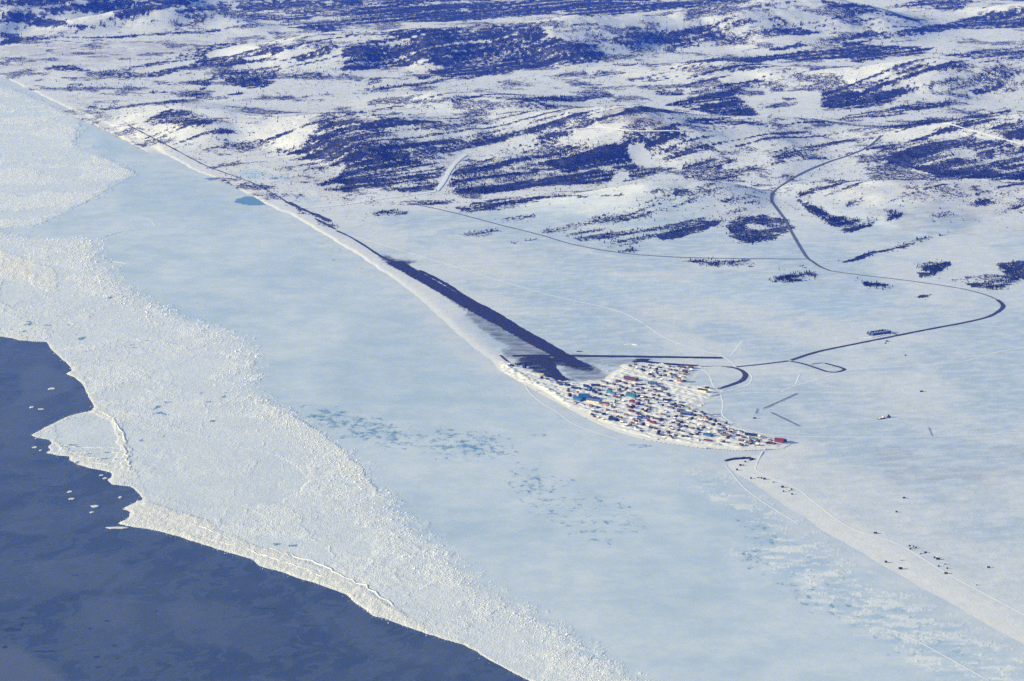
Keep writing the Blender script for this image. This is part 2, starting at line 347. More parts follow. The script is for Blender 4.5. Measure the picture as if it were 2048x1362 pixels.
# vegetation: (density, pattern, trees, outline in photo pixels); pattern p = patchy, s = streaks along the drainage
VEG = [
(1,'p',1,[(0,-60),(0,9),(80,19),(160,27),(230,24),(270,11),(290,-60)]),(.9,'s',.6,[(0,27),(50,30),(140,45),(180,52),(150,60),(110,58),(70,50),(30,45),(0,42)]),
(.95,'p',1,[(0,62),(40,68),(45,76),(130,70),(140,75),(60,82),(0,92)]),(.95,'s',1,[(130,72),(180,55),(230,42),(300,25),(380,8),(460,-20),(400,-60),(300,-60),(290,0),(240,25),(200,45),(150,62)]),
(.7,'p',.7,[(265,60),(280,45),(350,25),(430,5),(520,-30),(690,-30),(690,45),(640,50),(560,52),(540,42),(500,40),(450,50),(400,55),(330,55),(290,62)]),
(.95,'p',1,[(140,74),(230,72),(330,66),(420,60),(430,63),(340,70),(230,76),(140,78)]),(.9,'p',.8,[(560,55),(690,45),(690,62),(640,64),(620,58)]),(.8,'p',.8,[(405,58),(440,56),(440,64),(410,65)]),
(.85,'s',.7,[(187,143),(267,133),(333,117),(417,90),(467,83),(520,87),(573,97),(550,110),(500,127),(433,133),(367,140),(320,153),(247,157),(200,150),(150,142),(93,140),(85,133),(143,130)]),
(.9,'s',.8,[(360,167),(410,160),(433,143),(500,137),(563,130),(550,160),(547,173),(500,177),(467,173),(453,163),(427,160),(420,177),(400,180),(397,170)]),(.6,'p',.4,[(583,133),(683,123),(683,153),(600,160),(580,157)]),
(1,'p',1,[(363,183),(417,182),(427,193),(393,197),(367,192)]),(1,'p',1,[(297,183),(333,182),(333,187),(300,187)]),(1,'p',1,[(453,187),(487,184),(487,190),(457,191)]),(.8,'p',.4,[(60,158),(160,153),(190,152),(150,158),(62,162)]),
(.55,'p',.4,[(130,168),(190,165),(215,172),(240,178),(225,185),(180,180),(140,175)]),(.6,'p',.4,[(225,168),(285,166),(290,175),(250,182)]),
(.8,'s',.2,[(233,208),(300,202),(383,198),(450,193),(467,197),(400,200),(300,213),(213,220),(170,217),(173,212),(200,213)]),(.8,'p',.4,[(520,193),(600,190),(660,187),(660,192),(567,197),(520,197)]),
(.9,'p',.5,[(287,240),(320,223),(353,217),(387,227),(423,233),(427,250),(400,257),(367,252),(333,247),(300,252)]),(.9,'p',.6,[(400,268),(440,257),(500,260),(517,270),(510,277),(467,278),(443,267)]),
(.35,'s',.1,[(280,215),(400,208),(520,222),(560,235),(470,250),(430,235),(360,214)]),(.7,'p',.1,[(235,243),(262,240),(280,246),(262,252),(240,250)]),
(.8,'s',.5,[(520,303),(600,290),(620,265),(640,250),(683,240),(720,240),(770,250),(765,270),(720,285),(800,290),(810,310),(770,330),(700,335),(660,330),(640,320),(560,325),(610,312)]),
(.85,'s',.6,[(630,366),(690,352),(745,344),(735,353),(690,363),(640,373)]),(.85,'s',.7,[(640,382),(690,368),(740,360),(800,362),(790,372),(720,378),(700,385)]),
(.97,'p',.8,[(896,367),(916,333),(966,320),(1016,313),(1050,300),(1116,290),(1150,283),(1183,280),(1250,287),(1263,300),(1263,320),(1283,337),(1306,333),(1313,350),(1250,363),(1183,370),(1110,370),(1050,377),(983,387),(916,387)]),
(.85,'s',.8,[(690,312),(760,300),(815,295),(820,310),(815,315),(850,320),(895,330),(885,355),(870,370),(850,380),(820,385),(800,383),(765,370),(740,365),(690,368),(650,365),(683,345)]),
(.5,'s',.2,[(780,262),(900,242),(1000,230),(1100,232),(1080,262),(1000,287),(920,307),(850,312),(780,292)]),(.6,'p',.2,[(900,275),(950,262),(1000,265),(990,285),(930,292),(890,290)]),
(.9,'p',.3,[(1118,267),(1180,262),(1222,254),(1200,264),(1150,277),(1122,277)]),(.85,'p',1,[(870,190),(950,193),(1050,193),(1100,210),(1145,216),(1100,217),(1040,200),(950,198)]),
(.8,'p',1,[(1060,195),(1180,190),(1240,185),(1220,195),(1150,205),(1090,207)]),(.85,'p',1,[(1310,182),(1366,178),(1366,190),(1310,192)]),(.75,'p',.8,[(1110,150),(1240,140),(1260,145),(1180,155),(1110,155)]),(.8,'p',1,[(1225,128),(1300,127),(1290,131),(1230,132)]),
(.7,'s',.7,[(1130,170),(1200,160),(1180,175),(1140,178)]),(.7,'s',.6,[(1240,160),(1340,150),(1340,157),(1260,166)]),(.8,'s',.2,[(683,228),(760,213),(870,208),(860,214),(760,222),(690,233)]),(.6,'s',.3,[(730,232),(800,222),(850,222),(800,232)]),
(.95,'s',.6,[(683,100),(740,80),(820,68),(900,65),(950,62),(1000,48),(1040,45),(1080,55),(1100,70),(1150,85),(1200,95),(1215,120),(1130,132),(1050,138),(1000,150),(920,160),(870,150),(850,140),(890,135),(860,125),(780,135),(720,140),(683,150)]),
(.62,'p',.5,[(1090,50),(1150,45),(1250,50),(1366,60),(1366,105),(1260,115),(1215,118),(1180,90),(1120,75)]),(.95,'p',1,[(720,178),(790,172),(850,163),(930,150),(900,160),(830,172),(740,182)]),(.9,'p',1,[(733,160),(760,156),(770,163),(740,170)]),(.9,'p',1,[(825,148),(880,148),(850,158),(835,158)]),
(.85,'s',.8,[(690,-60),(2060,-60),(2060,4),(1900,-4),(1700,-6),(1500,-4),(1366,4),(1000,0),(690,12)]),
(.9,'s',.8,[(1340,-2),(1420,-10),(1520,-8),(1450,4),(1400,12),(1340,16)]),(.8,'s',.6,[(1330,60),(1400,58),(1460,70),(1400,92),(1330,104)]),
(1,'p',.8,[(683,20),(800,5),(900,8),(1000,2),(1150,0),(1300,5),(1366,-2),(1366,15),(1300,22),(1200,32),(1080,30),(1000,35),(920,43),(800,45),(683,50)]),(.9,'p',.8,[(683,-60),(1366,-60),(1366,-10),(1000,-5),(683,15)]),(.9,'s',.9,[(683,68),(800,66),(900,58),(980,45),(900,66),(800,71),(683,72)]),
(.6,'s',.5,[(1365,0),(1550,0),(1540,20),(1600,60),(1560,75),(1480,85),(1400,95),(1365,100)]),(.92,'s',.8,[(1530,30),(1560,35),(1610,60),(1650,65),(1600,72),(1550,65)]),(.92,'s',.7,[(1640,0),(1740,12),(1770,25),(1700,28),(1640,10)]),(.8,'s',.7,[(1760,15),(1850,0),(1960,-8),(1920,20),(1850,18)]),
(.97,'s',.8,[(1530,98),(1620,85),(1700,70),(1800,60),(1900,45),(1960,25),(2060,15),(2060,55),(1980,58),(1900,60),(1850,70),(1750,80),(1700,92),(1650,90),(1590,103)]),
(.95,'s',.8,[(1640,100),(1720,88),(1800,90),(1870,95),(1840,110),(1760,118),(1720,125),(1680,118),(1600,122),(1560,118),(1500,125),(1440,122),(1365,128),(1365,124),(1440,115)]),(.75,'s',.6,[(1870,110),(1950,100),(2060,95),(2060,122),(1960,120),(1900,114)]),
(1,'p',1,[(1340,205),(1365,200),(1430,185),(1470,175),(1480,195),(1490,205),(1510,220),(1520,230),(1480,232),(1420,230),(1365,215),(1330,212)]),(.9,'p',1,[(1490,212),(1560,205),(1595,200),(1590,195),(1560,195),(1590,215),(1520,222)]),(.9,'s',.6,[(1380,190),(1440,172),(1540,158),(1600,150),(1560,160),(1480,178)]),
(1,'p',.9,[(1640,180),(1690,175),(1720,185),(1770,180),(1810,178),(1800,195),(1780,205),(1730,215),(1680,220),(1645,215),(1640,200)]),
(.75,'s',.7,[(1665,240),(1700,228),(1780,215),(1900,190),(2000,160),(2060,150),(2000,175),(1920,200),(1900,210),(1800,230),(1740,238),(1700,245)]),(.8,'s',.6,[(1730,258),(1800,245),(1900,235),(2010,215),(2030,225),(1960,240),(1860,250),(1760,262)]),
(.6,'p',.3,[(1610,155),(1660,150),(1650,165),(1610,160)]),(.6,'p',.3,[(1770,140),(1820,138),(1840,155),(1790,160),(1775,150)]),(.62,'p',.3,[(1860,160),(1930,150),(1950,170),(1890,190),(1850,185)]),(.9,'s',.6,[(1365,235),(1450,238),(1550,245),(1500,252),(1420,250),(1365,244)]),
(.72,'p',.5,[(1760,300),(1830,285),(1900,270),(1960,250),(2010,225),(2060,220),(2060,362),(1960,358),(1900,350),(1840,340),(1770,325)]),(1,'s',.9,[(1770,326),(1850,330),(1930,340),(2060,350),(2060,362),(1960,358),(1880,352)]),
(.62,'p',.2,[(1470,290),(1510,275),(1570,265),(1600,270),(1560,285),(1500,305),(1475,305)]),(.75,'s',.3,[(1540,310),(1570,295),(1620,290),(1700,275),(1740,272),(1690,290),(1620,305),(1560,318)]),(.92,'p',.8,[(1365,330),(1400,318),(1450,310),(1485,320),(1450,330),(1365,345)]),
(.95,'p',.5,[(1365,353),(1450,343),(1560,320),(1650,305),(1740,290),(1650,309),(1560,326),(1450,349),(1365,358)]),(.95,'p',.5,[(1365,366),(1440,356),(1500,348),(1522,345),(1480,356),(1365,372)]),(.8,'p',.3,[(1365,378),(1440,366),(1500,362),(1440,372),(1365,384)]),
(.72,'s',.3,[(1590,385),(1650,370),(1680,360),(1700,365),(1640,390),(1620,400),(1600,400)]),(.92,'p',1,[(1590,392),(1620,410),(1680,430),(1730,440),(1760,430),(1750,450),(1700,465),(1660,450),(1610,420)]),(.65,'s',.3,[(1690,400),(1740,385),(1750,400),(1710,420),(1690,420)]),(.92,'p',.9,[(1765,420),(1800,420),(1810,435),(1780,440)]),
(.6,'p',.2,[(1830,380),(1870,360),(1900,375),(1870,385)]),(.6,'s',.3,[(1850,430),(1900,420),(1930,440),(1880,450)]),(.5,'s',.2,[(1940,400),(1990,395),(2000,410),(1950,415)]),
(.72,'s',.3,[(1430,402),(1490,390),(1530,395),(1530,405),(1470,410)]),(.66,'p',.3,[(1450,440),(1500,428),(1545,428),(1575,440),(1600,460),(1560,480),(1510,490),(1450,475)]),(.8,'p',.8,[(1310,472),(1350,460),(1400,440),(1450,440),(1420,460),(1380,470),(1330,480)]),
(.5,'s',.25,[(1080,462),(1200,430),(1300,392),(1400,368),(1500,375),(1520,395),(1440,420),(1380,450),(1330,470),(1250,500),(1190,495),(1150,480)]),
(1,'p',1,[(905,415),(960,408),(1060,398),(1070,403),(980,415),(930,422)]),(.75,'p',1,[(990,438),(1070,425),(1075,435),(1010,445)]),(.95,'p',.2,[(820,408),(960,401),(1080,392),(1200,388),(1366,378),(1366,383),(1200,392),(1000,404),(850,412)]),(.98,'p',.5,[(735,425),(790,418),(815,420),(810,428),(760,433)]),
(.8,'p',1,[(1540,562),(1560,548),(1630,540),(1645,550),(1610,566)]),(.9,'p',1,[(1700,560),(1790,570),(1800,578),(1740,575)]),(.85,'p',.7,[(1830,530),(1870,520),(1905,520),(1890,545),(1850,560),(1825,550)]),(.75,'p',.5,[(1990,530),(2060,520),(2060,555),(2010,560)]),(.8,'p',1,[(1930,560),(1990,570),(1985,580),(1930,570)]),
(.8,'p',1,[(1370,522),(1500,520),(1520,530),(1440,535),(1370,530)]),(.95,'p',.6,[(1645,532),(1700,518),(1760,495),(1830,480),(1900,465),(1840,483),(1770,502),(1700,526)]),(.9,'p',.8,[(1830,588),(1862,586),(1855,595),(1832,596)]),(.7,'p',.8,[(1570,528),(1640,530),(1600,536)]),(.8,'p',1,[(1240,500),(1275,490),(1290,500),(1250,508)]),
(.55,'s',.4,[(900,470),(980,455),(1010,465),(960,478)]),(.5,'s',.3,[(1000,485),(1090,470),(1080,480),(1010,490)]),(.8,'p',.2,[(580,410),(610,425),(640,432),(690,462),(700,470),(660,455),(620,440),(590,425)]),
(.45,'s',.5,[(1880,560),(1990,545),(2048,560),(2000,580)]),(.5,'s',.3,[(560,335),(640,322),(680,340),(620,350)]),
]
BARE = [[(1258,290),(1285,285),(1302,310),(1307,320),(1290,333),(1272,328),(1258,310)],[(1218,362),(1235,345),(1255,344),(1258,358),(1230,366)],[(410,110),(430,100),(500,86),(520,95),(470,108),(420,116)],[(260,144),(330,128),(400,118),(380,128),(290,146)],
        [(480,118),(540,106),(545,112),(500,122)],[(870,384),(880,360),(897,335),(914,318),(928,308),(934,312),(918,326),(902,348),(890,372),(882,386)],[(1180,152),(1210,128),(1195,128),(1170,140)],
        [(1500,196),(1550,186),(1600,182),(1640,186),(1640,215),(1600,232),(1540,235),(1590,215),(1600,200),(1590,193),(1540,196),(1500,214)]]
BRIGHT = [[(545,297),(555,282),(575,268),(610,257),(635,258),(620,275),(605,296),(570,300)],[(300,212),(350,205),(390,212),(440,232),(425,236),(385,222),(340,212)],[(1150,268),(1200,255),(1230,245),(1240,258),(1200,272),(1160,280)],[(1060,285),(1100,270),(1130,265),(1110,282)],
          [(1200,250),(1250,240),(1260,250),(1220,262)],[(1560,320),(1600,312),(1620,325),(1580,332)],[(870,186),(950,185),(970,190),(900,191)]]
TUNDRA = [(.55,[(0,96),(200,82),(400,80),(620,85),(430,100),(330,112),(250,125),(160,140),(60,150),(0,150)]),(.5,[(140,190),(230,196),(260,205),(170,212),(130,200)]),(.95,[(1160,252),(1200,226),(1240,217),(1290,221),(1335,238),(1345,250),(1250,258),(1200,264)]),
          (.9,[(620,240),(683,232),(760,240),(720,250),(650,252)]),(.45,[(400,290),(480,285),(540,300),(520,315),(430,310)]),(.35,[(470,290),(640,330),(700,400),(640,400),(560,360)]),(.35,[(1640,370),(1800,360),(2060,370),(2060,470),(1800,470)]),(.3,[(1760,900),(2060,880),(2060,960),(1800,960)])]
POND = [(.8,[(468,345),(500,338),(530,345),(520,358),(500,365),(540,375),(530,372),(480,352)]),(.8,[(530,355),(570,350),(590,357),(560,363)]),(.8,[(575,385),(610,392),(650,400),(640,405),(600,400)]),(.5,[(1000,530),(1100,528),(1180,540),(1080,545)]),(.45,[(1000,560),(1160,535),(1260,560),(1400,565),(1366,600),(1200,610),(1080,590)]),
        (.45,[(1130,640),(1200,620),(1230,630),(1180,660),(1120,675)]),(.4,[(1540,800),(1500,815),(1470,815),(1500,785),(1545,780)]),(.5,[(1380,555),(1560,560),(1800,600),(1700,640),(1560,620),(1400,590)]),(.5,[(1840,930),(1900,912),(1980,905),(1900,918)]),(.35,[(820,470),(900,480),(960,520),(900,500)])]

def world_poly(p):
    p = np.array(p, float); out = []
    for a, b in zip(p, np.roll(p, -1, 0)):
        n = max(1, int(np.hypot(*(b - a)) / 22))
        for k in range(n): out.append(a + (b - a) * k / n)
    return np.array(out)
def world_polys(lst):
    ps = [world_poly(p) for p in lst]; q = np.vstack(ps); a = at(q[:, 0], q[:, 1])[:, :2]
    return np.split(a, np.cumsum([len(p) for p in ps])[:-1])

# ------------------------------------------------------------------ the grids
def depress(y): return PITCH + math.degrees(math.atan((y - 681) / FPX))
def ydist(y): return CAM_H / math.tan(R(depress(y)))
rows = [60.0, 800, 2000, 3200, 4200, 4800]
y = 1400.0
while y > -85:
    rows.append(ydist(y)); y -= 2.6 if y > 520 else 1.75
rows += [22500, 24500, 27000, 31000, 36000, 42000]
rows = np.array(rows)
u = np.linspace(-1.04, 1.04, 780)
ext = np.array([1.15, 1.35, 1.7, 2.4, 3.8, 7, 13])
u = np.concatenate([-ext[::-1], u, ext])
UU, YY = np.meshgrid(u, rows)
XX = UU * (YY * (1024 / FPX) * 1.03 + 120)
NR, NC = XX.shape
gx, gy = XX.ravel(), YY.ravel()
ids = np.arange(NR * NC).reshape(NR, NC)
quads = np.stack([ids[:-1, :-1], ids[:-1, 1:], ids[1:, 1:], ids[1:, :-1]], -1).reshape(-1, 4)

in_sea = pip(gx, gy, sea_poly)
dcoast = segdist(gx, gy, coast, 500) * np.where(in_sea, -1, 1)      # + inland
in_nil = pip(gx, gy, nil_poly)
dedge = segdist(gx, gy, edge, 300) * np.where(in_nil, -1, 1)        # + on the thick ice

def sub_mesh(name, keep_v, z, mat, attrs):
    f = quads[keep_v[quads].any(1)]
    used = np.unique(f); remap = np.full(NR * NC, -1, np.int64); remap[used] = np.arange(len(used))
    v = np.stack([gx[used], gy[used], z[used]], -1)
    return mesh_np(name, v, remap[f], mat, {k: a[used] for k, a in attrs.items()})

def paint(x, y, polys, warp, seed):
    """highest weight of the warped outlines that hold each point"""
    wx = x + (fbm(x, y, 110, 4, seed) - .5) * warp; wy = y + (fbm(x, y, 150, 4, seed + 9) - .5) * warp * 2.2
    out = np.zeros(x.shape)
    for wgt, poly in polys:
        lo, hi = poly.min(0), poly.max(0)
        m = np.flatnonzero((wx > lo[0]) & (wx < hi[0]) & (wy > lo[1]) & (wy < hi[1]))
        if len(m):
            k = m[pip(wx[m], wy[m], poly)]; out[k] = np.maximum(out[k], wgt)
    return out

def paint3(x, y, polys, warps, seed): return sum(paint(x, y, polys, a_, seed + 3 * k) for k, a_ in enumerate(warps)) / len(warps)

# land
land = dcoast > -70
lx, ly = gx[land], gy[land]
lz = height(lx, ly)
hillz = hills(lx, ly)
VW = world_polys([v[3] for v in VEG])
veg_p = [(v[0], w_) for v, w_ in zip(VEG, VW) if v[1] == 'p']
veg_s = [(v[0], w_) for v, w_ in zip(VEG, VW) if v[1] == 's']
veg_t = [(v[2], w_) for v, w_ in zip(VEG, VW) if v[2] > 0]
def soft(polys, seed): return sum(paint(lx, ly, polys, a, seed + k) for k, a in enumerate((40, 80, 130))) / 3
bp = soft(veg_p, 200); bs = soft(veg_s, 215)
sdir = R(40)
sa = lx * math.cos(sdir) + ly * math.sin(sdir); sb = -lx * math.sin(sdir) + ly * math.cos(sdir)
streak = fbm(sa / 18.0, sb, 44, 5, 301, .66)
patch = fbm(lx, ly * .8, 150, 5, 311, .6)
cover_p = np.where(bp > 0, sstep(.58 - .40 * bp, .78 - .38 * bp, patch) * (.40 + .60 * bp) + .25 * bp, 0)
cover_s = np.where(bs > 0, sstep(.57 - .33 * bs, .74 - .31 * bs, .65 * streak + .35 * patch) * (.45 + .55 * bs) + .25 * bs, 0)
cover_p = cover_p * lerp(1.0, sstep(.36, .53, streak), .50); cover_s = cover_s * lerp(1.0, sstep(.34, .52, fbm(sa / 9.0, sb, 24, 4, 303, .62)), .45)
brush = np.maximum(cover_p, cover_s)
wild = sstep(9900, 10700, ly + (fbm(lx, ly, 800, 3, 77) - .5) * 1600)
brush = np.maximum(brush, wild * (.33 + .45 * sstep(.50, .66, fbm(lx, ly, 200, 5, 322, .64)) + .85 * sstep(.56, .68, .75 * streak + .25 * patch) * sstep(2, 25, hillz)))
bare = paint3(lx, ly, [(1, p) for p in world_polys(BARE)], (14, 34, 60), 230)
bright = paint(lx, ly, [(1, p) for p in world_polys(BRIGHT)], 45, 240)
brush = brush * (1 - bare) * (1 - .35 * bright)
tund = paint(lx, ly, [(d[0], p) for d, p in zip(TUNDRA, world_polys([d[1] for d in TUNDRA]))], 120, 250) * sstep(.35, .62, fbm(lx, ly, 120, 5, 341, .65))
pond = paint3(lx, ly, [(d[0], p) for d, p in zip(POND, world_polys([d[1] for d in POND]))], (30, 70, 120), 260)
lobe = fbm(lx * .55 + ly * .1, ly * .22, 140, 4, 351, .55)
tone = np.empty((len(lx), 3))
wx_ = lx + (fbm(lx, ly, 700, 3, 352) - .5) * 500; wy_ = ly + (fbm(lx, ly, 600, 3, 353) - .5) * 900
lobe = .55 * fbm(wx_ * .35, wy_ * .5, 120, 5, 354, .6) + .45 * lobe
snow_a, snow_b = np.array([.50, .60, .695]), np.array([.69, .725, .755])
tone[:] = lerp(snow_a, snow_b, sstep(.36, .64, lobe)[:, None])
warmr = sstep(0, 2600, lx) * .08
tone = lerp(tone, np.array([.72, .71, .74]), warmr[:, None] * .6)
tone = lerp(tone, np.array([.83, .825, .83]), (wild * .75)[:, None])
tone = lerp(tone, np.array([.60, .56, .55]), (wild * .28 * sstep(.45, .7, fbm(lx, ly, 60, 4, 361)))[:, None])
tone = lerp(tone, np.array([.46, .63, .78]), (pond * (.6 + 1.3 * (lobe - .25)))[:, None].clip(0, 1))
tone = lerp(tone, np.array([.30, .235, .215]), (tund * .62)[:, None])
tone = lerp(tone, np.array([.86, .85, .82]), bright[:, None] * .5)  # wind-packed snow; brightness of sun-facing slopes partly put into the tone
beach = sstep(70, 5, np.abs(dcoast[land] - 15)) * (1 - .55 * sstep(7300, 6700, ly))
ridge_w = sstep(16, 4, np.abs(dcoast[land] + (fbm(lx, ly, 60, 3, 356) - .5) * 12 - 2)) * sstep(8600, 9600, ly)
tone = lerp(tone, np.array([.80, .785, .77]), beach[:, None] * .75)
tone = lerp(tone, np.array([.93, .91, .87]), ridge_w[:, None])
tone = lerp(tone, np.array([.83, .81, .78]), (sstep(95, 25, np.abs(dcoast[land] - 50 + (fbm(lx, ly, 90, 3, 357) - .5) * 40)) * sstep(7250, 6800, ly) * .6)[:, None])
dl = dcoast[land]
ks = lerp(1.0, 3.2, sstep(7300, 6700, ly)); dls = dl / ks
zl = np.where(dls < 40, lerp(-.2, 2.2, sstep(-22, 30, dls)) + np.maximum(0, lz - 2.2), lz)
zl = zl + (fbm(lx, ly, 26, 2, 371) - .5) * .7 * sstep(0, 30, dl) + ridge_w * 1.2

# wind-blown gravel round the airfield (traced), fading with drifted snow
GRAVEL = [(.95,[(1045,716),(1085,712),(1140,720),(1190,735),(1180,745),(1120,730),(1100,738),(1125,755),(1148,764),(1128,773),(1100,765),(1075,748),(1050,735),(1030,728)]),
          (.55,[(940,612),(1000,645),(1060,680),(1085,700),(1050,702),(1010,690),(970,665),(930,632)]),(.5,[(880,570),(940,608),(930,625),(885,590)]),(.42,[(1150,728),(1200,738),(1225,760),(1180,775),(1140,757),(1120,740)]),
          (.35,[(1130,705),(1260,716),(1290,722),(1230,735),(1170,725)]),(.8,[(756,508),(805,520),(830,525),(800,534),(770,522)]),(.5,[(1000,697),(1060,690),(1110,700),(1080,716),(1010,720)]),(.38,[(1265,715),(1300,710),(1310,722),(1270,725)])]
gravel = paint3(lx, ly, [(a[0], p) for a, p in zip(GRAVEL, world_polys([a[1] for a in GRAVEL]))], (15, 40, 70, 110), 400)

def full(a, v=0.0):
    o = np.zeros((NR * NC,) + a.shape[1:]) + v; o[land] = a; return o
ground = sub_mesh('ground', land, full(zl), mat_ground(), {'tone': full(tone), 'brush': full(brush), 'gravel': full(gravel)})
tag(ground, kind='structure')

# sea ice
RUB_R = [(-400,455),(0,465),(70,474),(195,476),(205,510),(225,545),(280,590),(350,630),(440,655),(512,690),(516,740),(516,790),(570,820),(640,870),(700,900),(730,950),(790,1020),(860,1080),(960,1160),(1050,1220),(1150,1280),(1260,1345),(1420,1440)]
rub_line = roughen(flat(*np.array(RUB_R, float).T), 20, 22, 14)
rub_poly = np.vstack([rub_line, [[rub_line[-1][0], 100], [-60000, 100], [-60000, rub_line[0][1]]]])
def fp(p): return flat(*np.array(p, float).T)
ice = (dcoast < 90) & (dedge > -40)
ix, iy = gx[ice], gy[ice]
in_rub = pip(ix, iy, rub_poly)
drub = segdist(ix, iy, rub_line, 260) * np.where(in_rub, 1, -1)
ic_n = fbm(ix, iy, 190, 5, 500, .6); ic_f = fbm(ix, iy, 30, 4, 510, .65)
pw_x = ix + (fbm(ix, iy, 80, 3, 505) - .5) * 70; pw_y = iy + (fbm(ix, iy, 80, 3, 506) - .5) * 110
gap1, id1 = worley(pw_x, pw_y * .62, 95, 610); gap2, id2 = worley(pw_x, pw_y * .7, 34, 620)
plate = .30 + .70 * np.where(id1 > .62, .25 + .3 * id2, .55 + .45 * id2)
prid = np.maximum(sstep(5, 1, gap1) * .7 * (id1 > .72), sstep(3, .5, gap2) * .25 * (id2 > .6))
rub = sstep(-30, 60, drub + (ic_f - .5) * 130) * (.40 + .60 * sstep(.36, .58, ic_n)) * plate
old = paint3(ix, iy, [(1, fp([(-300,60),(0,168),(90,205),(160,237),(150,290),(215,318),(272,346),(205,385),(160,410),(80,448),(0,457),(-300,480)]))], (30, 70, 120, 170), 520)
rub = np.maximum(rub, old * (.48 + .45 * sstep(.42, .60, ic_n)))
calm = paint(ix, iy, [(.75, fp([(260,870),(330,862),(430,880),(560,910),(620,960),(560,1010),(420,1020),(320,1000),(290,985),(262,930)])), (.8, fp([(0,560),(60,568),(88,600),(30,622),(0,605)])), (.8, fp([(105,845),(150,832),(190,825),(230,835),(248,900),(240,940),(180,930),(130,905)])),
                       (.5, fp([(330,740),(420,700),(500,720),(505,790),(420,790),(350,770)]))], 50, 530)
rub = rub * (1 - .62 * calm)
cream = paint(ix, iy, [(1, fp([(246,1016),(300,1004),(350,1020),(420,1050),(490,1085),(560,1105),(640,1135),(700,1165),(770,1200),(860,1262),(900,1280),(720,1213),(640,1170),(520,1130),(355,1072),(239,1046)])), (.9, fp([(0,500),(60,520),(110,540),(120,580),(90,580),(60,560),(0,555)])),
                        (.8, fp([(100,880),(180,915),(225,930),(245,900),(262,960),(240,972),(215,957),(140,915)])), (.8, fp([(190,815),(215,822),(240,840),(252,880),(262,930),(250,935),(238,870),(215,835),(186,826)])), (.6, fp([(520,800),(620,850),(700,905),(760,990),(720,980),(640,900),(540,840)]))], 34, 540)
cream = np.maximum(cream, sstep(18, 3, dedge[ice]) * .8)
rub = np.maximum(rub, .75 * cream)
in_band = sstep(-10, 40, drub)
prid = prid * in_band * (1 - .5 * calm)
rub = np.maximum(rub, prid * .9); rub = np.maximum(rub, in_band * (.42 - .15 * calm))
shore = paint3(ix, iy, [(.8, fp([(1370,920),(1420,935),(1480,965),(1560,1010),(1640,1065),(1720,1115),(1560,1085),(1470,1030),(1400,985)])), (.75, fp([(1480,1100),(1560,1150),(1680,1235),(1780,1290),(1900,1362),(2080,1362),(2080,1300),(1900,1220),(1700,1120),(1560,1075)]))], (40, 100, 180, 240), 550)
str_i = fbm(ix * .40 + iy * .03, iy * .75, 20, 5, 560, .68)
white = np.clip(shore * 1.3, 0, 1) * sstep(.53, .62, str_i)
rub = np.maximum(rub, white * .15)
DARK = [(1.8, [(470,402),(490,394),(512,396),(535,408),(520,411),(485,408)]),(.9,[(157,237),(168,235),(176,239),(165,241)]),(.8,[(412,357),(425,355),(432,359),(420,361)]),(.52,[(610,835),(680,820),(760,845),(815,865),(800,882),(720,878),(640,860)]),(.41,[(590,805),(700,810),(830,850),(1020,868),(1040,930),(900,928),(760,892),(620,872)]),(.37,[(1000,925),(1120,935),(1260,1000),(1300,1060),(1220,1100),(1120,1060),(1010,1000)]),(.31,[(1440,1020),(1560,1060),(1700,1140),(1850,1240),(1990,1330),(1800,1330),(1620,1230),(1500,1150)]),(.27,[(560,440),(680,470),(800,560),(860,640),(760,600),(640,520)]),(.27,[(900,690),(1000,740),(1100,810),(1190,870),(1060,840),(940,760)]),(.55,[(640,815),(700,818),(690,832),(650,828)]),
        (.50,[(870,880),(960,878),(1010,890),(1000,915),(930,920),(880,900)]),(.72,[(1060,872),(1090,868),(1110,876),(1085,885)]),(.72,[(1255,888),(1290,884),(1320,888),(1290,898),(1262,895)]),(.47,[(1000,955),(1090,958),(1100,985),(1040,990)]),(.40,[(1150,1060),(1200,1058),(1210,1082),(1160,1085)]),
        (.42,[(1440,1030),(1500,1025),(1600,1060),(1560,1080),(1460,1050)]),(.48,[(1455,1100),(1520,1095),(1540,1130),(1480,1140)]),(.40,[(1560,1180),(1620,1170),(1700,1230),(1640,1240)]),(.42,[(1900,1320),(1990,1315),(2010,1345),(1930,1350)]),(.33,[(620,470),(700,480),(760,540),(700,540)]),(.30,[(1060,780),(1130,800),(1180,850),(1100,840)])]
dark = paint3(ix, iy, [(a, fp(p)) for a, p in DARK], (25, 60, 110, 170, 220), 570)
dark = np.maximum(dark, paint3(ix, iy, [(1.6, fp([(468,402),(490,393),(512,393),(530,404),(518,411),(485,409)])), (1.4, fp([(157,237),(168,235),(178,239),(165,241)])), (1.3, fp([(410,357),(425,355),(434,359),(420,361)]))], (10, 26), 575))
green_i = sstep(.73, .79, fbm(ix, iy * .8, 34, 3, 580)) * sstep(.52, .62, fbm(ix, iy, 300, 3, 590)) * sstep(20, 90, drub) * .75
dark = np.maximum(dark, green_i)
itone = np.empty((len(ix), 3))
itone[:] = lerp(np.array([.58, .68, .75]), np.array([.72, .78, .82]), sstep(.3, .7, fbm(ix * .5, iy * .35, 170, 4, 600))[:, None])
itone = lerp(itone, np.array([.88, .885, .875]), rub[:, None])
itone = lerp(itone, np.array([.90, .87, .80]), (prid * .8)[:, None])
itone = lerp(itone, np.array([.86, .865, .855]), (in_band * .75)[:, None])
itone = lerp(itone, np.array([.74, .77, .79]), (in_band * (id1 > .62) * .45 + in_band * calm * .3)[:, None])
itone = lerp(itone, np.array([.97, .91, .78]), (cream * .95)[:, None])
itone = lerp(itone, np.array([.40, .55, .69]), (shore * sstep(.50, .40, str_i) * .75)[:, None])
itone = lerp(itone, np.array([.93, .91, .87]), white[:, None])
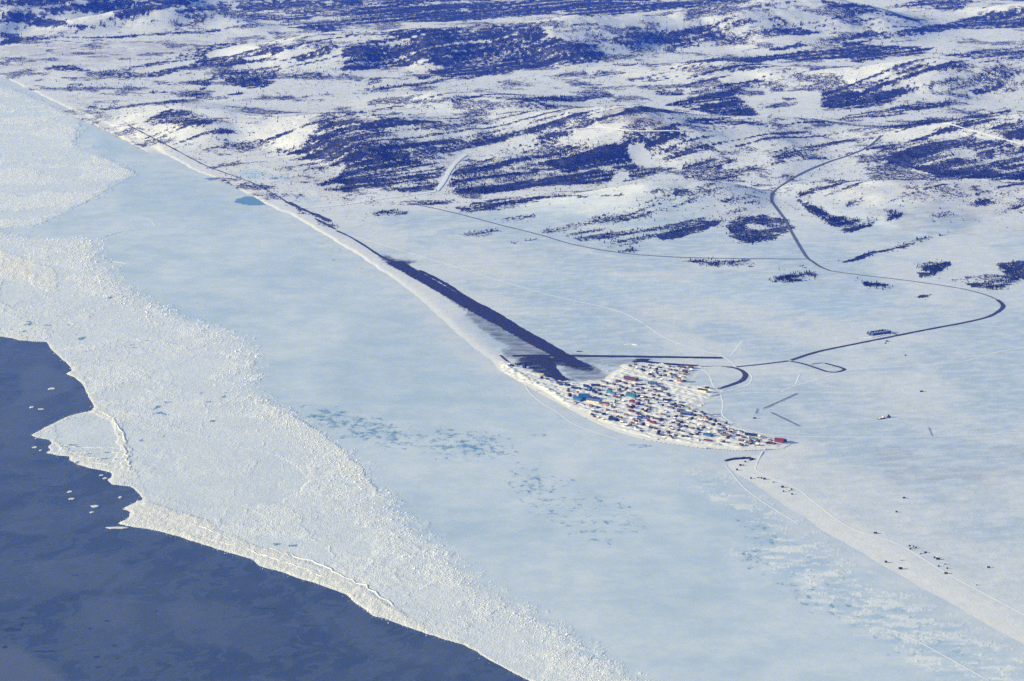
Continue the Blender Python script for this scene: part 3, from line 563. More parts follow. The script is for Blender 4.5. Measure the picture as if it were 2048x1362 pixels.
nearshore = sstep(150, 10, -dcoast[ice] + (ic_f - .5) * 90)
itone = lerp(itone, np.array([.735, .755, .775]), nearshore[:, None] * .85)
jit = rng.normal(0, 1, len(ix))
zi = 0.85 + rub * jit * .13 + rub * (ic_f - .5) * 1.5 + prid * .3 + cream * np.abs(fbm(ix, iy, 16, 2, 610) - .5) * 5.0 * rub
zi = np.minimum(zi, dedge[ice] * .22 + .05)
zi = np.where(dcoast[ice] > 0, np.minimum(zi, .8), zi)
def fulli(a):
    o = np.zeros((NR * NC,) + a.shape[1:]); o[ice] = a; return o
dk_full = dedge * .22
sea_ice = sub_mesh('sea_ice', ice & (dedge > -30), np.where(ice, fulli(zi), -8.0), mat_ice(), {'tone': fulli(itone), 'rubble': fulli(rub), 'dark': fulli(dark)})
tag(sea_ice, kind='structure')

# thin dark ice over the open lead
sxs = np.r_[-45000, -9000, -3000, np.arange(-1500, 320, 10.0), 900, 4000, 12000, 45000]; sys_ = np.r_[50, 2000, 4000, np.arange(4700, 8700, 18.0), 9500, 14000, 25000, 45000]
qx, qy = np.meshgrid(sxs, sys_); qsh = qx.shape; qx, qy = qx.ravel(), qy.ravel()
SHEETS = [(.85,[(40,742),(90,727),(112,738),(150,762),(140,776),(100,792),(60,802),(22,816),(45,780)]),(1,[(-60,1285),(40,1296),(80,1325),(112,1350),(150,1372),(140,1440),(-80,1440)]),(.45,[(0,800),(60,800),(90,840),(60,900),(80,940),(40,950),(0,930)]),(.5,[(0,1020),(80,1000),(170,1030),(150,1050),(60,1070),(0,1060)]),
          (.4,[(300,1210),(450,1200),(600,1262),(560,1300),(400,1290)]),(.5,[(60,1120),(200,1110),(300,1150),(220,1180),(90,1170)]),(.4,[(620,1210),(720,1240),(820,1290),(900,1330),(760,1310),(640,1260)]),(.45,[(150,1200),(260,1190),(280,1240),(180,1260)])]
sheet = paint3(qx, qy, [(a, fp(p)) for a, p in SHEETS], (15, 30, 55), 700)
iq = np.arange(qx.size).reshape(qsh); fq = np.stack([iq[:-1, :-1], iq[:-1, 1:], iq[1:, 1:], iq[1:, :-1]], -1).reshape(-1, 4)
sea = mesh_np('sea_water', np.stack([qx, qy, qx * 0], -1), fq, mat_nilas(), {'sheet': sheet})
tag(sea, kind='structure')

# ------------------------------------------------------------------ air
def haze_box():
    x, y0, y1, z0, z1 = 48000, -3000, 47000, -12, CAM_H + 60
    v = [(a, b, c) for c in (z0, z1) for a, b in ((-x, y0), (x, y0), (x, y1), (-x, y1))]
    f = [(0, 3, 2, 1), (4, 5, 6, 7), (0, 1, 5, 4), (1, 2, 6, 5), (2, 3, 7, 6), (3, 0, 4, 7)]
    m = bpy.data.materials.new('haze'); m.use_nodes = True; n = m.node_tree.nodes; l = m.node_tree.links
    n.remove(n['Principled BSDF'])
    pv = n.new('ShaderNodeVolumePrincipled'); pv.inputs['Density'].default_value = HAZE_DENSITY
    pv.inputs['Color'].default_value = (*HAZE_COLOR, 1); pv.inputs['Absorption Color'].default_value = (1, 1, 1, 1); pv.inputs['Anisotropy'].default_value = 0.0
    l.new(pv.outputs[0], n['Material Output'].inputs['Volume'])
    pv.inputs['Density Attribute'].default_value = ''; m.cycles.homogeneous_volume = True
    o = mesh_np('haze', v, f, m, smooth=False); tag(o, kind='stuff', label='thin blue air between the camera and the hills'); return o
haze_box()

# ------------------------------------------------------------------ roads, runways, trails
def smooth_px(pts, n=7):
    p = np.array(pts, float); out = []
    q = np.vstack([2 * p[0] - p[1], p, 2 * p[-1] - p[-2]])
    for i in range(1, len(q) - 2):
        for k in range(n):
            t = k / n
            out.append(.5 * ((2 * q[i]) + (q[i + 1] - q[i - 1]) * t + (2 * q[i - 1] - 5 * q[i] + 4 * q[i + 1] - q[i + 2]) * t * t + (3 * q[i] - q[i - 1] - 3 * q[i + 1] + q[i + 2]) * t ** 3))
    out.append(p[-1]); return np.array(out)

def gz(x, y): return height(x, y)

def mat_gravel(name, colr, snowcol=(0.70, 0.745, 0.80), lo=-.25, hi=1.0, drift_amt=1.1, c2=None):
    t = NT(name); p = t.pos(); e = t.attr('edge')
    n1 = t.noise(t.map(p, (1 / 45, 1 / 22, 1 / 20), WIND), 1.0, 5, .68)
    n2 = t.noise(t.map(p, (1 / 9, 1 / 14, 1 / 9)), 1.0, 3, .6)
    m = t.ramp(t.math('ADD', e, t.math('MULTIPLY', t.math('SUBTRACT', n1, .5), 1.5 * drift_amt)), lo, hi)
    c = t.mix(n2, colr, c2 or tuple(v * 1.9 for v in colr))
    t.out(c, .9, .1, t.bump(n2, .3, .6))
    tr = t.n.new('ShaderNodeBsdfTransparent'); mx = t.n.new('ShaderNodeMixShader')
    t.put(mx.inputs[0], t.ramp(m, .02, .5)); t.l.new(tr.outputs[0], mx.inputs[1]); t.l.new(t.b.outputs[0], mx.inputs[2])
    t.l.new(mx.outputs[0], t.n['Material Output'].inputs[0]); return t.m
M_GRAVEL = mat_gravel('dark_gravel', (0.026, 0.028, 0.038), lo=-.15, hi=1.25, drift_amt=1.3)
M_ROAD = mat_gravel('road_gravel', (0.045, 0.045, 0.055), lo=.05, hi=.6, drift_amt=.8)
M_ROAD_MID = mat_gravel('worn_snowy_road', (0.10, 0.10, 0.11), lo=-.2, hi=1.3)
M_ROAD_PALE = mat_gravel('snowy_road', (0.16, 0.15, 0.15), lo=.2, hi=.9)
M_TRAIL = mat_gravel('packed_trail', (0.84, 0.855, 0.87), lo=-.2, hi=1.25, c2=(0.90, 0.905, 0.90))

def strip(name, pts, width, mat, zoff=.5, px=True, n=7, sea=False, wob=0.0, seed=0):
    if px:
        q = smooth_px(pts, n)
        c = flat(q[:, 0], q[:, 1], 1.2) if sea else at(q[:, 0], q[:, 1])[:, :2]
    else: c = np.asarray(pts, float)
    # even spacing
    d = np.r_[0, np.cumsum(np.hypot(*np.diff(c, axis=0).T))]; m = max(8, int(d[-1] / 14))
    s = np.linspace(0, d[-1], m); c = np.stack([np.interp(s, d, c[:, 0]), np.interp(s, d, c[:, 1])], -1)
    tg = np.gradient(c, axis=0); tg /= np.linalg.norm(tg, axis=1)[:, None] + 1e-9; nr = np.stack([-tg[:, 1], tg[:, 0]], -1)
    offs = np.array([-.5, -.3, 0, .3, .5]); ed = np.array([0, 1, 1, 1, 0.])
    wv = width * (1 + wob * (fbm(s, s * 0 + seed, 60, 3, 900 + seed) - .5) * 2)
    P = c[:, None, :] + nr[:, None, :] * (offs[None, :, None] * wv[:, None, None])
    z = np.full(P.shape[:2], 1.25) if sea else gz(P[..., 0].ravel(), P[..., 1].ravel()).reshape(P.shape[:2])
    z = z + zoff + np.array([-.25, 0, .05, 0, -.25])[None, :] * min(1, width / 8)
    V = np.concatenate([P, z[..., None]], -1).reshape(-1, 3)
    k = 5; i = np.arange((m - 1) * k).reshape(m - 1, k)[:, :-1].ravel()
    F = np.stack([i, i + 1, i + k + 1, i + k], -1)
    E = np.tile(ed, m); E[:k] = 0; E[-k:] = 0
    o = mesh_np(name, V, F, mat, {'edge': E}); tag(o, kind='structure'); return o

strip('runway', [(786,523),(975,630),(1166,735)], 66, M_GRAVEL, .45, wob=.12, seed=1)
strip('runway_shoulder', [(838,540),(888,566),(932,594),(974,617),(1016,641),(1060,668),(1090,684),(1128,706)], 20, M_GRAVEL, .40, wob=.5, seed=2)
strip('crosswind_runway', [(1022,711.5),(1120,711.5),(1250,713),(1350,714.5),(1448,716)], 27, M_GRAVEL, .62, wob=.1, seed=3)
strip('taxiway', [(1040,727),(1075,722),(1110,720),(1150,727)], 24, M_GRAVEL, .52, wob=.3, seed=4)
strip('taxiway', [(1085,712),(1096,728),(1110,745),(1130,768)], 40, M_GRAVEL, .56, wob=.3, seed=5)
strip('gravel_pad', [(1262,724),(1285,722.5),(1310,726),(1345,728.5),(1400,732)], 26, M_GRAVEL, .5, wob=.3, seed=6)
strip('gravel_pad', [(1272,720.5),(1285,719.5),(1298,720.5)], 36, M_GRAVEL, .42, wob=.2, seed=7)
strip('road', [(1395,733),(1440,733),(1470,734)], 11, M_ROAD_PALE, .55)
strip('road', [(1470,734),(1520,729),(1580,721.5)], 12, M_ROAD, .6)
strip('road', [(1580,721.5),(1610,711),(1640,702.5),(1670,696),(1700,690),(1780,674),(1850,660),(1930,645),(1975,634),(1998,622),(2006,611),(1994,599)], 15, M_ROAD, .8, wob=.15)
strip('road', [(1994,599),(1965,588),(1920,577),(1850,566),(1780,557),(1720,550),(1660,542)], 11, M_ROAD_PALE, .8)
strip('road', [(1660,542),(1640,534),(1625,524),(1614,516),(1600,495),(1580,460),(1570,440),(1555,420),(1543,402),(1545,386),(1560,373),(1590,354),(1620,339),(1660,323),(1700,310),(1730,297),(1750,283),(1762,271)], 11, M_ROAD_MID, 1.6)
strip('road', [(1614,518.5),(1500,517.5),(1366,515),(1250,507),(1150,490),(1080,470),(1000,450),(900,424),(810,405)], 9, M_ROAD_MID, 1.2)
strip('snow_road', [(600,416),(640,414),(700,408),(760,398),(810,392),(872,383)], 20, M_TRAIL, 1.0)
strip('snow_road', [(872,383),(886,365),(900,340),(915,322),(932,309)], 22, M_TRAIL, 1.6)
strip('snow_road', [(1890,246),(1960,266),(2010,280),(2060,292)], 16, M_TRAIL, 1.8)
strip('snow_road', [(1130,262),(1200,255),(1260,262),(1340,262),(1366,263)], 14, M_TRAIL, 1.8)
strip('lagoon_road', [(1580,722.5),(1606,727.5),(1635,737),(1655,743.5),(1672,744.5),(1683,742),(1689,738.5),(1676,733.5),(1660,729),(1648,726)], 12, M_ROAD, .6)
strip('lagoon_road', [(1648,726),(1636,726.5),(1622,729)], 9, M_ROAD_PALE, .6)
strip('road', [(1452,733.5),(1472,736.5),(1486,743),(1491,751),(1484,761),(1465,769),(1440,777),(1424,783)], 17, M_ROAD, .55, wob=.3, seed=8)
strip('beach_road', [(1000,710),(1020,727),(1058,754),(1090,775),(1120,796),(1148,814)], 9, M_ROAD, .9)
strip('beach_track', [(575,404),(610,421),(640,433),(660,444)], 26, M_ROAD, 1.0, wob=.6, seed=9)
strip('beach_track', [(630,437),(660,453),(672,459)], 12, M_ROAD, .9, wob=.4, seed=10)
strip('beach_track', [(672,461),(700,474),(730,492),(762,513),(790,525)], 11, M_GRAVEL, .9, wob=.5, seed=11)
strip('beach_track', [(255,250),(300,273),(333,290),(383,317),(420,335),(500,364),(550,390),(587,413)], 8, M_ROAD, .9, wob=.9, seed=12)
strip('tank_road', [(1785,666),(1793,669),(1799,670)], 8, M_ROAD, .6)
TRAILS = [[(1290,650),(1340,680),(1400,700),(1440,710),(1462,724),(1472,733)],[(1462,712),(1478,690),(1487,680)],[(1400,735),(1418,750),(1427,772),(1440,785)],[(1441,785),(1446,810),(1445,830),(1470,850)],[(1400,818),(1440,835),(1480,858),(1530,868),(1580,872),(1700,874),(1850,873),(2060,864)],
          [(1478,738),(1500,748),(1503,760),(1490,772),(1450,783)],[(1590,770),(1597,755),(1600,748)],[(1560,785),(1590,772),(1700,741),(1800,733),(1920,724),(1990,705),(2060,693)],[(1525,902),(1512,932),(1520,945),(1590,975),(1630,1005),(1700,1055),(1800,1090),(1900,1150),(2060,1235)],
          [(700,470),(800,500),(900,530),(980,555),(1100,590),(1230,620),(1290,648)],[(1480,785),(1600,784),(1840,785)]]
for tr in TRAILS: strip('trail', tr, 5.5, M_TRAIL, .25)
ICE_TRAILS = [[(1046,762),(1060,785),(1085,806),(1112,822),(1145,846),(1190,864),(1240,880)],[(1450,930),(1500,985),(1600,1050)],[(1740,1255),(1790,1262),(1850,1290),(1980,1362)],[(275,433),(300,440),(312,452)]]
for tr in ICE_TRAILS: strip('ice_trail', tr, 4.5, M_TRAIL, .1, sea=True)

# open leads in the thin ice
M_LEAD = NT('open_water').out((0.006, 0.010, 0.030), .12, .5)
def blob(px, py, wpx, hpx, z, seed, n=18, rag=.35):
    c = flat(px, py); m = wpx * .5 * (math.hypot(c[0], c[1]) / FPX)
    k = hpx / wpx * .5 * wpx * (math.hypot(c[0], c[1]) / FPX) / math.sin(R(depress(py)))
    r = np.random.default_rng(seed); a = np.arange(n) / n * 2 * np.pi; rr = 1 + r.uniform(-rag, rag, n)
    return np.stack([c[0] + np.cos(a) * m * rr, c[1] + np.sin(a) * k * rr, np.full(n, z)], -1)
def fan(name, ring, mat, thick=0.0, parent=None):
    n = len(ring); ctr = ring.mean(0); V = [ctr] + list(ring); F = [(0, 1 + i, 1 + (i + 1) % n) for i in range(n)]
    if thick:
        low = ring - [0, 0, thick]; b = len(V); V += list(low)
        for i in range(n):
            j = (i + 1) % n; F += [(1 + i, b + i, b + j), (1 + i, b + j, 1 + j)]
    return mesh_np(name, np.array(V), F, mat, smooth=False, parent=parent)
for k, (a, b, c, d) in enumerate([(22,1259,38,9),(44,1248,8,9),(48,1235,20,4),(78,1224,9,4),(10,1293,10,6),(88,1302,46,3),(195,1313,14,5),(197,1333,14,3),(234,1316,8,3),(230,1290,14,3),(180,1256,7,4),(214,1241,14,3),(60,950,26,2),(90,956,30,2),(110,972,30,3),(150,1150,12,2),(430,1305,12,2),(590,1310,14,3),(530,1216,40,2),(620,1250,30,2)]):
    tag(fan('open_lead', blob(a, b, c, d, .03, 40 + k, rag=.3), M_LEAD), kind='structure')

# drifting floes
M_FLOE = NT('floe_ice').out((0.86, 0.83, 0.76), .7, .2)
FLOES = [(103,777,13,4,'long white floe lying alone in dark thin ice by the ice edge'),(63,814,8,3,'small white floe just left of a twin floe in dark thin ice'),(82,818,13,3,'flat white floe with a small floe at its left'),(69,894,8,3,'small white floe below the pointed tip of ice'),
         (81,900,5,2,'tiny white floe right of another below the pointed ice tip'),(139,983,9,4,'blocky white floe above another floe in the dark lead'),(143,997,11,3,'low white floe below a blocky one in the dark lead'),(189,1012,17,4,'bright bar-shaped floe halfway to the cream ice point'),
         (183,1024,9,3,'small grey-white floe under the bright bar-shaped floe'),(240,994,7,3,'lone small floe in the dark bay of the ice edge'),(277,1002,8,3,'small floe almost touching the inner corner of the dark bay'),(234,1055,40,4,'longest floe, a white bar drifting off the cream ice point'),(203,950,8,2.5,'sliver of a floe off the grey ice shelf'),(210,956,9,3,'small floe against the grey ice shelf')]
for k, (a, b, c, d, lab) in enumerate(FLOES):
    tag(fan('ice_floe', blob(a, b, c, d, .9, 90 + k, 12, .25), M_FLOE, 1.2), lab, 'ice floe', 'floes drifting off the ice edge')

# ------------------------------------------------------------------ ice blocks of the rubble field
def scatter_blocks(name, P, size, tall, mat, sides=4, kind='stuff', label=None, seed=1):
    r = np.random.default_rng(seed); n = len(P)
    a = np.arange(sides) / sides * 2 * np.pi
    ang = a[None] + r.uniform(0, 6.28, (n, 1)); rad = size[:, None] * r.uniform(.6, 1.3, (n, sides))
    base = np.stack([P[:, 0:1] + np.cos(ang) * rad, P[:, 1:2] + np.sin(ang) * rad, np.repeat(P[:, 2:3] - .3, sides, 1)], -1)
    apex = P + np.stack([r.normal(0, .25, n) * size, r.normal(0, .25, n) * size, tall], -1)
    V = np.concatenate([base, apex[:, None, :]], 1).reshape(-1, 3); k = sides + 1
    o = np.arange(n)[:, None] * k
    F = np.concatenate([np.stack([o[:, 0] + i, o[:, 0] + (i + 1) % sides, o[:, 0] + sides], -1) for i in range(sides)], 0)
    ob = mesh_np(name, V, F, mat, smooth=False); tag(ob, kind=kind, label=label); return ob
pr = (np.clip(rub - .25, 0, 1) ** 2 * .45 + 1.2 * prid) * (ix > -2500) * (np.abs(ix) < iy * .21) * (iy < 12000) * (dedge[ice] > 6) * sstep(.35, .62, ic_n) + cream * .5 * (np.abs(ix) < iy * .21)
edge_band = sstep(120, 30, np.abs(drub - 30)) * (np.abs(ix) < iy * .21) * .8
pr = pr + edge_band * (drub > -20) * sstep(.4, .6, ic_f)
NB = 46000
pick = rng.choice(len(ix), NB, p=pr / pr.sum())
bp_ = np.stack([ix[pick] + rng.normal(0, 4, NB), iy[pick] + rng.normal(0, 12, NB), zi[pick]], -1)
sz = (rng.gamma(2.2, .40, NB) + .35) * np.clip(iy[pick] / 8300, .5, 1.3) * np.where(np.abs(drub[pick] - 30) < 110, 1.25, .8)
scatter_blocks('ice_rubble', bp_, sz, sz * rng.uniform(.4, .9, NB), NT('ice_block').out((0.82, 0.82, 0.80), .7, .2), label='tumbled blocks of broken sea ice')

# ------------------------------------------------------------------ forest and brush
tw = sum(paint(lx, ly, veg_t, a_, 640 + a_) for a_ in (40, 90)) / 2
inview = (np.abs(lx) < ly * .195 + 60) & (ly < 21000) & (dl > 40)
area = np.where(ly > 9000, 1.0, .6)
pt = (tw * (.12 + sstep(.25, .7, brush)) * sstep(.42, .60, fbm(lx, ly, 120, 4, 650, .6)) + wild * .012 * (1 - tund)) * inview * (1 - bare)
NTREE = 21000
pick = rng.choice(len(lx), NTREE, p=pt / pt.sum())
tx = lx[pick] + rng.normal(0, 4, NTREE); ty = ly[pick] + rng.normal(0, 12, NTREE)
tz = gz(tx, ty) - .2; th = rng.uniform(5.5, 12.5, NTREE) * (1 + .1 * (ty > 13000))
order = np.argsort(ty - th * 60)
M_SPRUCE = NT('spruce_needles').out(SPRUCE, .9, .1); M_BARK = NT('spruce_bark').out((0.03, 0.024, 0.02), .9, .1)
def tree_verts(h, r, seed=0):
    rr = np.random.default_rng(seed); V, F = [], []
    for (z0, z1, r0) in ((.10, .62, 1.0), (.34, .82, .72), (.58, 1.0, .45)):
        b = len(V); n = 6
        for i in range(n):
            a = i / n * 6.283 + rr.uniform(-.3, .3); q = r * r0 * rr.uniform(.75, 1.2)
            V.append((math.cos(a) * q, math.sin(a) * q, h * z0 + rr.uniform(-.03, .05) * h))
        V.append((0, 0, h * z1)); F += [(b + i, b + (i + 1) % n, b + n) for i in range(n)]
    return np.array(V), np.array(F)
near = order[:300]; rest = order[300:]
protos = []
for k in range(4):
    V, F = tree_verts(1.0, .21, k)
    me = mesh_np('crown', V, F, M_SPRUCE, smooth=False); mesh_c = me.data; bpy.data.objects.remove(me)
    a6 = np.arange(5) / 5 * 6.283
    tv = np.concatenate([np.stack([np.cos(a6) * .03, np.sin(a6) * .03, a6 * 0], -1), [[0, 0, .9]]]); tf = [(i, (i + 1) % 5, 5) for i in range(5)]
    mt = mesh_np('trunk', tv, tf, M_BARK, smooth=False); mesh_t = mt.data; bpy.data.objects.remove(mt)
    protos.append((mesh_c, mesh_t))
for q in near:
    e = bpy.data.objects.new('spruce_tree', None); col.objects.link(e)
    e.location = (tx[q], ty[q], tz[q]); e.scale = (th[q], th[q], th[q]); e.rotation_euler.z = rng.uniform(0, 6.28)
    tag(e, 'small dark spruce among the scattered trees along the foot of the hills', 'tree', 'spruces at the foot of the hills')
    mc, mt = protos[int(rng.integers(4))]
    for nm, me in (('crown', mc), ('trunk', mt)):
        o = bpy.data.objects.new(nm, me); col.objects.link(o); o.parent = e
Vs, Fs = [], []
V0, F0 = tree_verts(1.0, .21, 11); V0 = V0[7:]; F0 = F0[6:] - 7            # far trees: the two upper tiers, stretched
V0 = V0 * [1.5, 1.5, 1.0]; V0[:, 2] = (V0[:, 2] - .30) / .70
n = len(rest); ang = rng.uniform(0, 6.28, n); ca, sa_ = np.cos(ang), np.sin(ang)
X = tx[rest][:, None] + (V0[:, 0] * ca[:, None] - V0[:, 1] * sa_[:, None]) * th[rest][:, None]
Y = ty[rest][:, None] + (V0[:, 0] * sa_[:, None] + V0[:, 1] * ca[:, None]) * th[rest][:, None]
Z = tz[rest][:, None] + V0[:, 2] * th[rest][:, None]
FV = np.stack([X, Y, Z], -1).reshape(-1, 3); FF = (F0[None] + (np.arange(n) * len(V0))[:, None, None]).reshape(-1, 3)
tag(mesh_np('spruce_forest', FV, FF, M_SPRUCE, smooth=False), kind='stuff', label='far dark spruce woods on the snowy hills')
ps = (sstep(.30, .8, brush) + .10 * wild * (1 - bare)) * inview
NS = 62000
pick = rng.choice(len(lx), NS, p=ps / ps.sum())
sx = lx[pick] + rng.normal(0, 5, NS); sy = ly[pick] + rng.normal(0, 16, NS)
SP_ = np.stack([sx, sy, gz(sx, sy) - .2], -1); ss = rng.uniform(1.6, 4.2, NS)
t_ = NT('willow_twigs'); M_WILLOW = t_.out(t_.mix(t_.noise(t_.map(t_.pos(), (1/30, 1/30, 1/30)), 1.0, 2), (0.005, 0.008, 0.014), (0.018, 0.017, 0.023)), .9, .1)
scatter_blocks('willow_brush', SP_, ss, ss * rng.uniform(.5, .9, NS), M_WILLOW, 5, 'stuff', 'leafless dark willow brush on the slopes', 3)

# ------------------------------------------------------------------ the village: packed and piled snow under the houses
E_AL = np.array([.66, -.752]); E_AL /= np.linalg.norm(E_AL); E_PN = np.array([-E_AL[1], E_AL[0]])
VILLAGE = fp([(992,722),(1025,724),(1060,738),(1120,766),(1205,763),(1248,729),(1300,731),(1400,733),(1388,755),(1372,772),(1425,774),(1445,780),(1425,800),(1392,812),(1450,845),(1520,868),(1578,885),(1560,896),(1480,900),(1400,894),(1300,879),(1240,863),(1190,841),(1140,815),(1090,788),(1040,760),(1005,740)])
c0 = VILLAGE.mean(0)
sa2 = (VILLAGE - c0) @ E_AL; sn2 = (VILLAGE - c0) @ E_PN
ga, gn = np.meshgrid(np.arange(sa2.min() - 20, sa2.max() + 20, 3.6), np.arange(sn2.min() - 20, sn2.max() + 20, 4.2))
vx = c0[0] + ga * E_AL[0] + gn * E_PN[0]; vy = c0[1] + ga * E_AL[1] + gn * E_PN[1]
sh = vx.shape; vx, vy = vx.ravel(), vy.ravel()
ins = pip(vx + (fbm(vx, vy, 40, 3, 800) - .5) * 26, vy + (fbm(vx, vy, 40, 3, 801) - .5) * 60, VILLAGE)
closed = np.vstack([VILLAGE, VILLAGE[:1]])
dv = segdist(vx, vy, closed, 120) * np.where(ins, 1, -1)
berm = (1 - np.abs(fbm(vx, vy, 15, 3, 810, .55) - .5) * 4).clip(0, 1) ** 1.5
lump = fbm(vx, vy, 34, 3, 820)
BANK = fp([(1000,728),(1020,735),(1045,752),(1080,766),(1100,780),(1150,812),(1140,815),(1080,775),(1040,762),(1005,742)])
bank = pip(vx, vy, BANK) * 1.0
street = np.abs(((gn.ravel() + 6 * (fbm(ga.ravel(), gn.ravel(), 160, 2, 830) - .5)) / 36.0) % 1 - .5)     # streets along the spit
st = sstep(.10, .17, street)
vz = 2.35 + np.clip(dv * .05, -1.2, .35) + (berm * 3.0 * (.35 + .65 * st) + lump * 1.4) * sstep(0, 25, dv) + bank * berm * 2.6
VHT = vz.reshape(sh)
def vground(x, y):
    d = np.array([x, y]) - c0; a = (d @ E_AL - ga[0, 0]) / 3.6; n = (d @ E_PN - gn[0, 0]) / 4.2
    i, j = int(round(n)), int(round(a))
    return float(VHT[i, j]) if 0 <= i < sh[0] and 0 <= j < sh[1] else 2.3
keep = dv > -14
idv = np.arange(vx.size).reshape(sh); qv = np.stack([idv[:-1, :-1], idv[:-1, 1:], idv[1:, 1:], idv[1:, :-1]], -1).reshape(-1, 4)
qv = qv[keep[qv].all(1)]
used = np.unique(qv); rm = np.full(vx.size, -1); rm[used] = np.arange(len(used))
t = NT('village_snow'); pcol = t.mix(t.noise(t.map(t.pos(), (1/12, 1/12, 1/12)), 1.0, 4, .6), (0.80, 0.79, 0.76), (0.93, 0.90, 0.81))
M_VSNOW = t.out(pcol, .8, .2)
tag(mesh_np('village_ground', np.stack([vx, vy, vz], -1)[used], rm[qv], M_VSNOW), kind='structure')

# ------------------------------------------------------------------ buildings
def paintmat(name, c, rough=.7):
    t = NT(name); n = t.noise(t.map(t.pos(), (1/2.5, 1/2.5, 1/2.5)), 1.0, 3)
    return t.out(t.mix(n, tuple(v * .78 for v in c), tuple(min(1, v * 1.15) for v in c)), rough, .25)
WALLC = {'dark brown': (.055,.035,.026), 'slate grey': (.075,.08,.09), 'navy blue': (.015,.03,.10), 'maroon': (.13,.035,.03), 'weathered grey': (.20,.19,.185), 'tan': (.42,.31,.20), 'steel blue': (.10,.17,.28), 'dark green': (.02,.055,.045), 'black': (.018,.018,.02),
         'white': (.70,.70,.66), 'red': (.24,.04,.038), 'teal': (.04,.22,.27), 'bright blue': (.03,.13,.28), 'salmon': (.48,.24,.17), 'orange': (.50,.24,.09), 'cream': (.72,.62,.42), 'brown': (.12,.07,.05), 'rust': (.20,.085,.05), 'pale green': (.55,.62,.52)}
WM = {k: paintmat('wall_' + k.replace(' ', '_'), v) for k, v in WALLC.items()}
RM = {'snowy': paintmat('roof_snow', (.86,.85,.83)), **{k: WM[k] for k in WM}}
def unit_mesh(name, V, F):
    me = bpy.data.meshes.new(name); me.from_pydata(V, [], F); me.update(); return me
def box_vf(x0, x1, y0, y1, z0, z1):
    return [(x0,y0,z0),(x1,y0,z0),(x1,y1,z0),(x0,y1,z0),(x0,y0,z1),(x1,y0,z1),(x1,y1,z1),(x0,y1,z1)], [(0,3,2,1),(4,5,6,7),(0,1,5,4),(1,2,6,5),(2,3,7,6),(3,0,4,7)]
def gable_vf(o=.06, rise=1.0):
    a = .5 + o; return [(-a,-a,0),(a,-a,0),(a,a,0),(-a,a,0),(-a,0,rise),(a,0,rise),(-a,-a,-.1),(a,-a,-.1),(a,a,-.1),(-a,a,-.1)], [(0,1,5,4),(2,3,4,5),(0,4,3),(1,2,5),(6,7,1,0),(8,9,3,2),(9,6,0,3),(7,8,2,1),(9,8,7,6)]
def arch_vf(n=10):
    V, F = [], []
    for s in (-.5, .5):
        for i in range(n + 1):
            a = math.pi * i / n; V.append((s, -.5 * math.cos(a), math.sin(a)))
    for i in range(n): F.append((i, n + 1 + i, n + 2 + i, i + 1))
    return V, F
def archend_vf(n=10):
    V = [(0, -.5 * math.cos(math.pi * i / n), math.sin(math.pi * i / n)) for i in range(n + 1)]; return V, [tuple(range(n + 1))]
def dome_vf(n=12, m=4):
    V, F = [], []
    for j in range(m):
        a = math.pi / 2 * j / m
        for i in range(n):
            b = 2 * math.pi * i / n; V.append((.5 * math.cos(a) * math.cos(b), .5 * math.cos(a) * math.sin(b), math.sin(a)))
    V.append((0, 0, 1)); top = len(V) - 1
    for j in range(m - 1):
        for i in range(n): F.append((j * n + i, j * n + (i + 1) % n, (j + 1) * n + (i + 1) % n, (j + 1) * n + i))
    for i in range(n): F.append(((m - 1) * n + i, (m - 1) * n + (i + 1) % n, top))
    return V, F
_mc = {}
def shared(kind, matname):
    k = (kind, matname)
    if k not in _mc:
        V, F = {'wall': lambda: box_vf(-.5,.5,-.5,.5,0,1), 'gable': gable_vf, 'slab': lambda: box_vf(-.53,.53,-.53,.53,0,1), 'arch': arch_vf, 'archend': archend_vf, 'dome': dome_vf, 'pane': lambda: box_vf(-.5,.5,-.5,.5,0,1)}[kind]()
        me = unit_mesh(kind, V, F); me.materials.append(RM.get(matname) or WM[matname]); _mc[k] = me
    return _mc[k]
def part(name, kind, matname, root, scale, loc=(0,0,0), rz=0):
    o = bpy.data.objects.new(name, shared(kind, matname)); col.objects.link(o); o.parent = root
    o.scale = scale; o.location = loc; o.rotation_euler.z = rz; return o
ANG = math.atan2(E_AL[1], E_AL[0])
def building(name, x, y, z, L, D, H, wall, roof, kind='gable', rz=ANG, rise=None, detail=False):
    e = bpy.data.objects.new(name, None); col.objects.link(e); e.location = (x, y, z); e.rotation_euler.z = rz
    if kind == 'arch':
        part('shell', 'arch', roof, e, (L, D, H)); part('end_wall', 'archend', wall, e, (1, D * .98, H * .98), (L * .5 - .05, 0, 0)); part('end_wall', 'archend', wall, e, (1, D * .98, H * .98), (-L * .5 + .05, 0, 0))
        part('door', 'pane', 'black', e, (.12, D * .3, H * .45), (L * .5 + .02, 0, .1))
    elif kind == 'dome':
        part('ring_wall', 'wall', wall, e, (D * .6, D * .6, H * .25)); part('dome', 'dome', roof, e, (D, D, H))
    else:
        part('wall', 'wall', wall, e, (L, D, H))
        r = rise if rise is not None else D * .26
        if kind == 'flat': part('roof', 'slab', roof, e, (L, D, .5), (0, 0, H + .01))
        else: part('roof', 'gable', roof, e, (L, D, r), (0, 0, H + .12 * r + .01))
        if detail:
            part('door', 'pane', 'black', e, (1.4, .12, 2.2), (L * .18, -D * .5 - .05, .3))
            nwin = max(2, int(L / 7))
            for k in range(nwin):
                part('window', 'pane', 'slate grey', e, (1.8, .12, 1.3), (-L * .42 + k * L * .84 / max(1, nwin - 1), -D * .5 - .055, H * .5 + .4))
            part('chimney', 'wall', 'black', e, (.5, .5, 2.0), (L * .2, D * .15, H + r * .4))
    return e
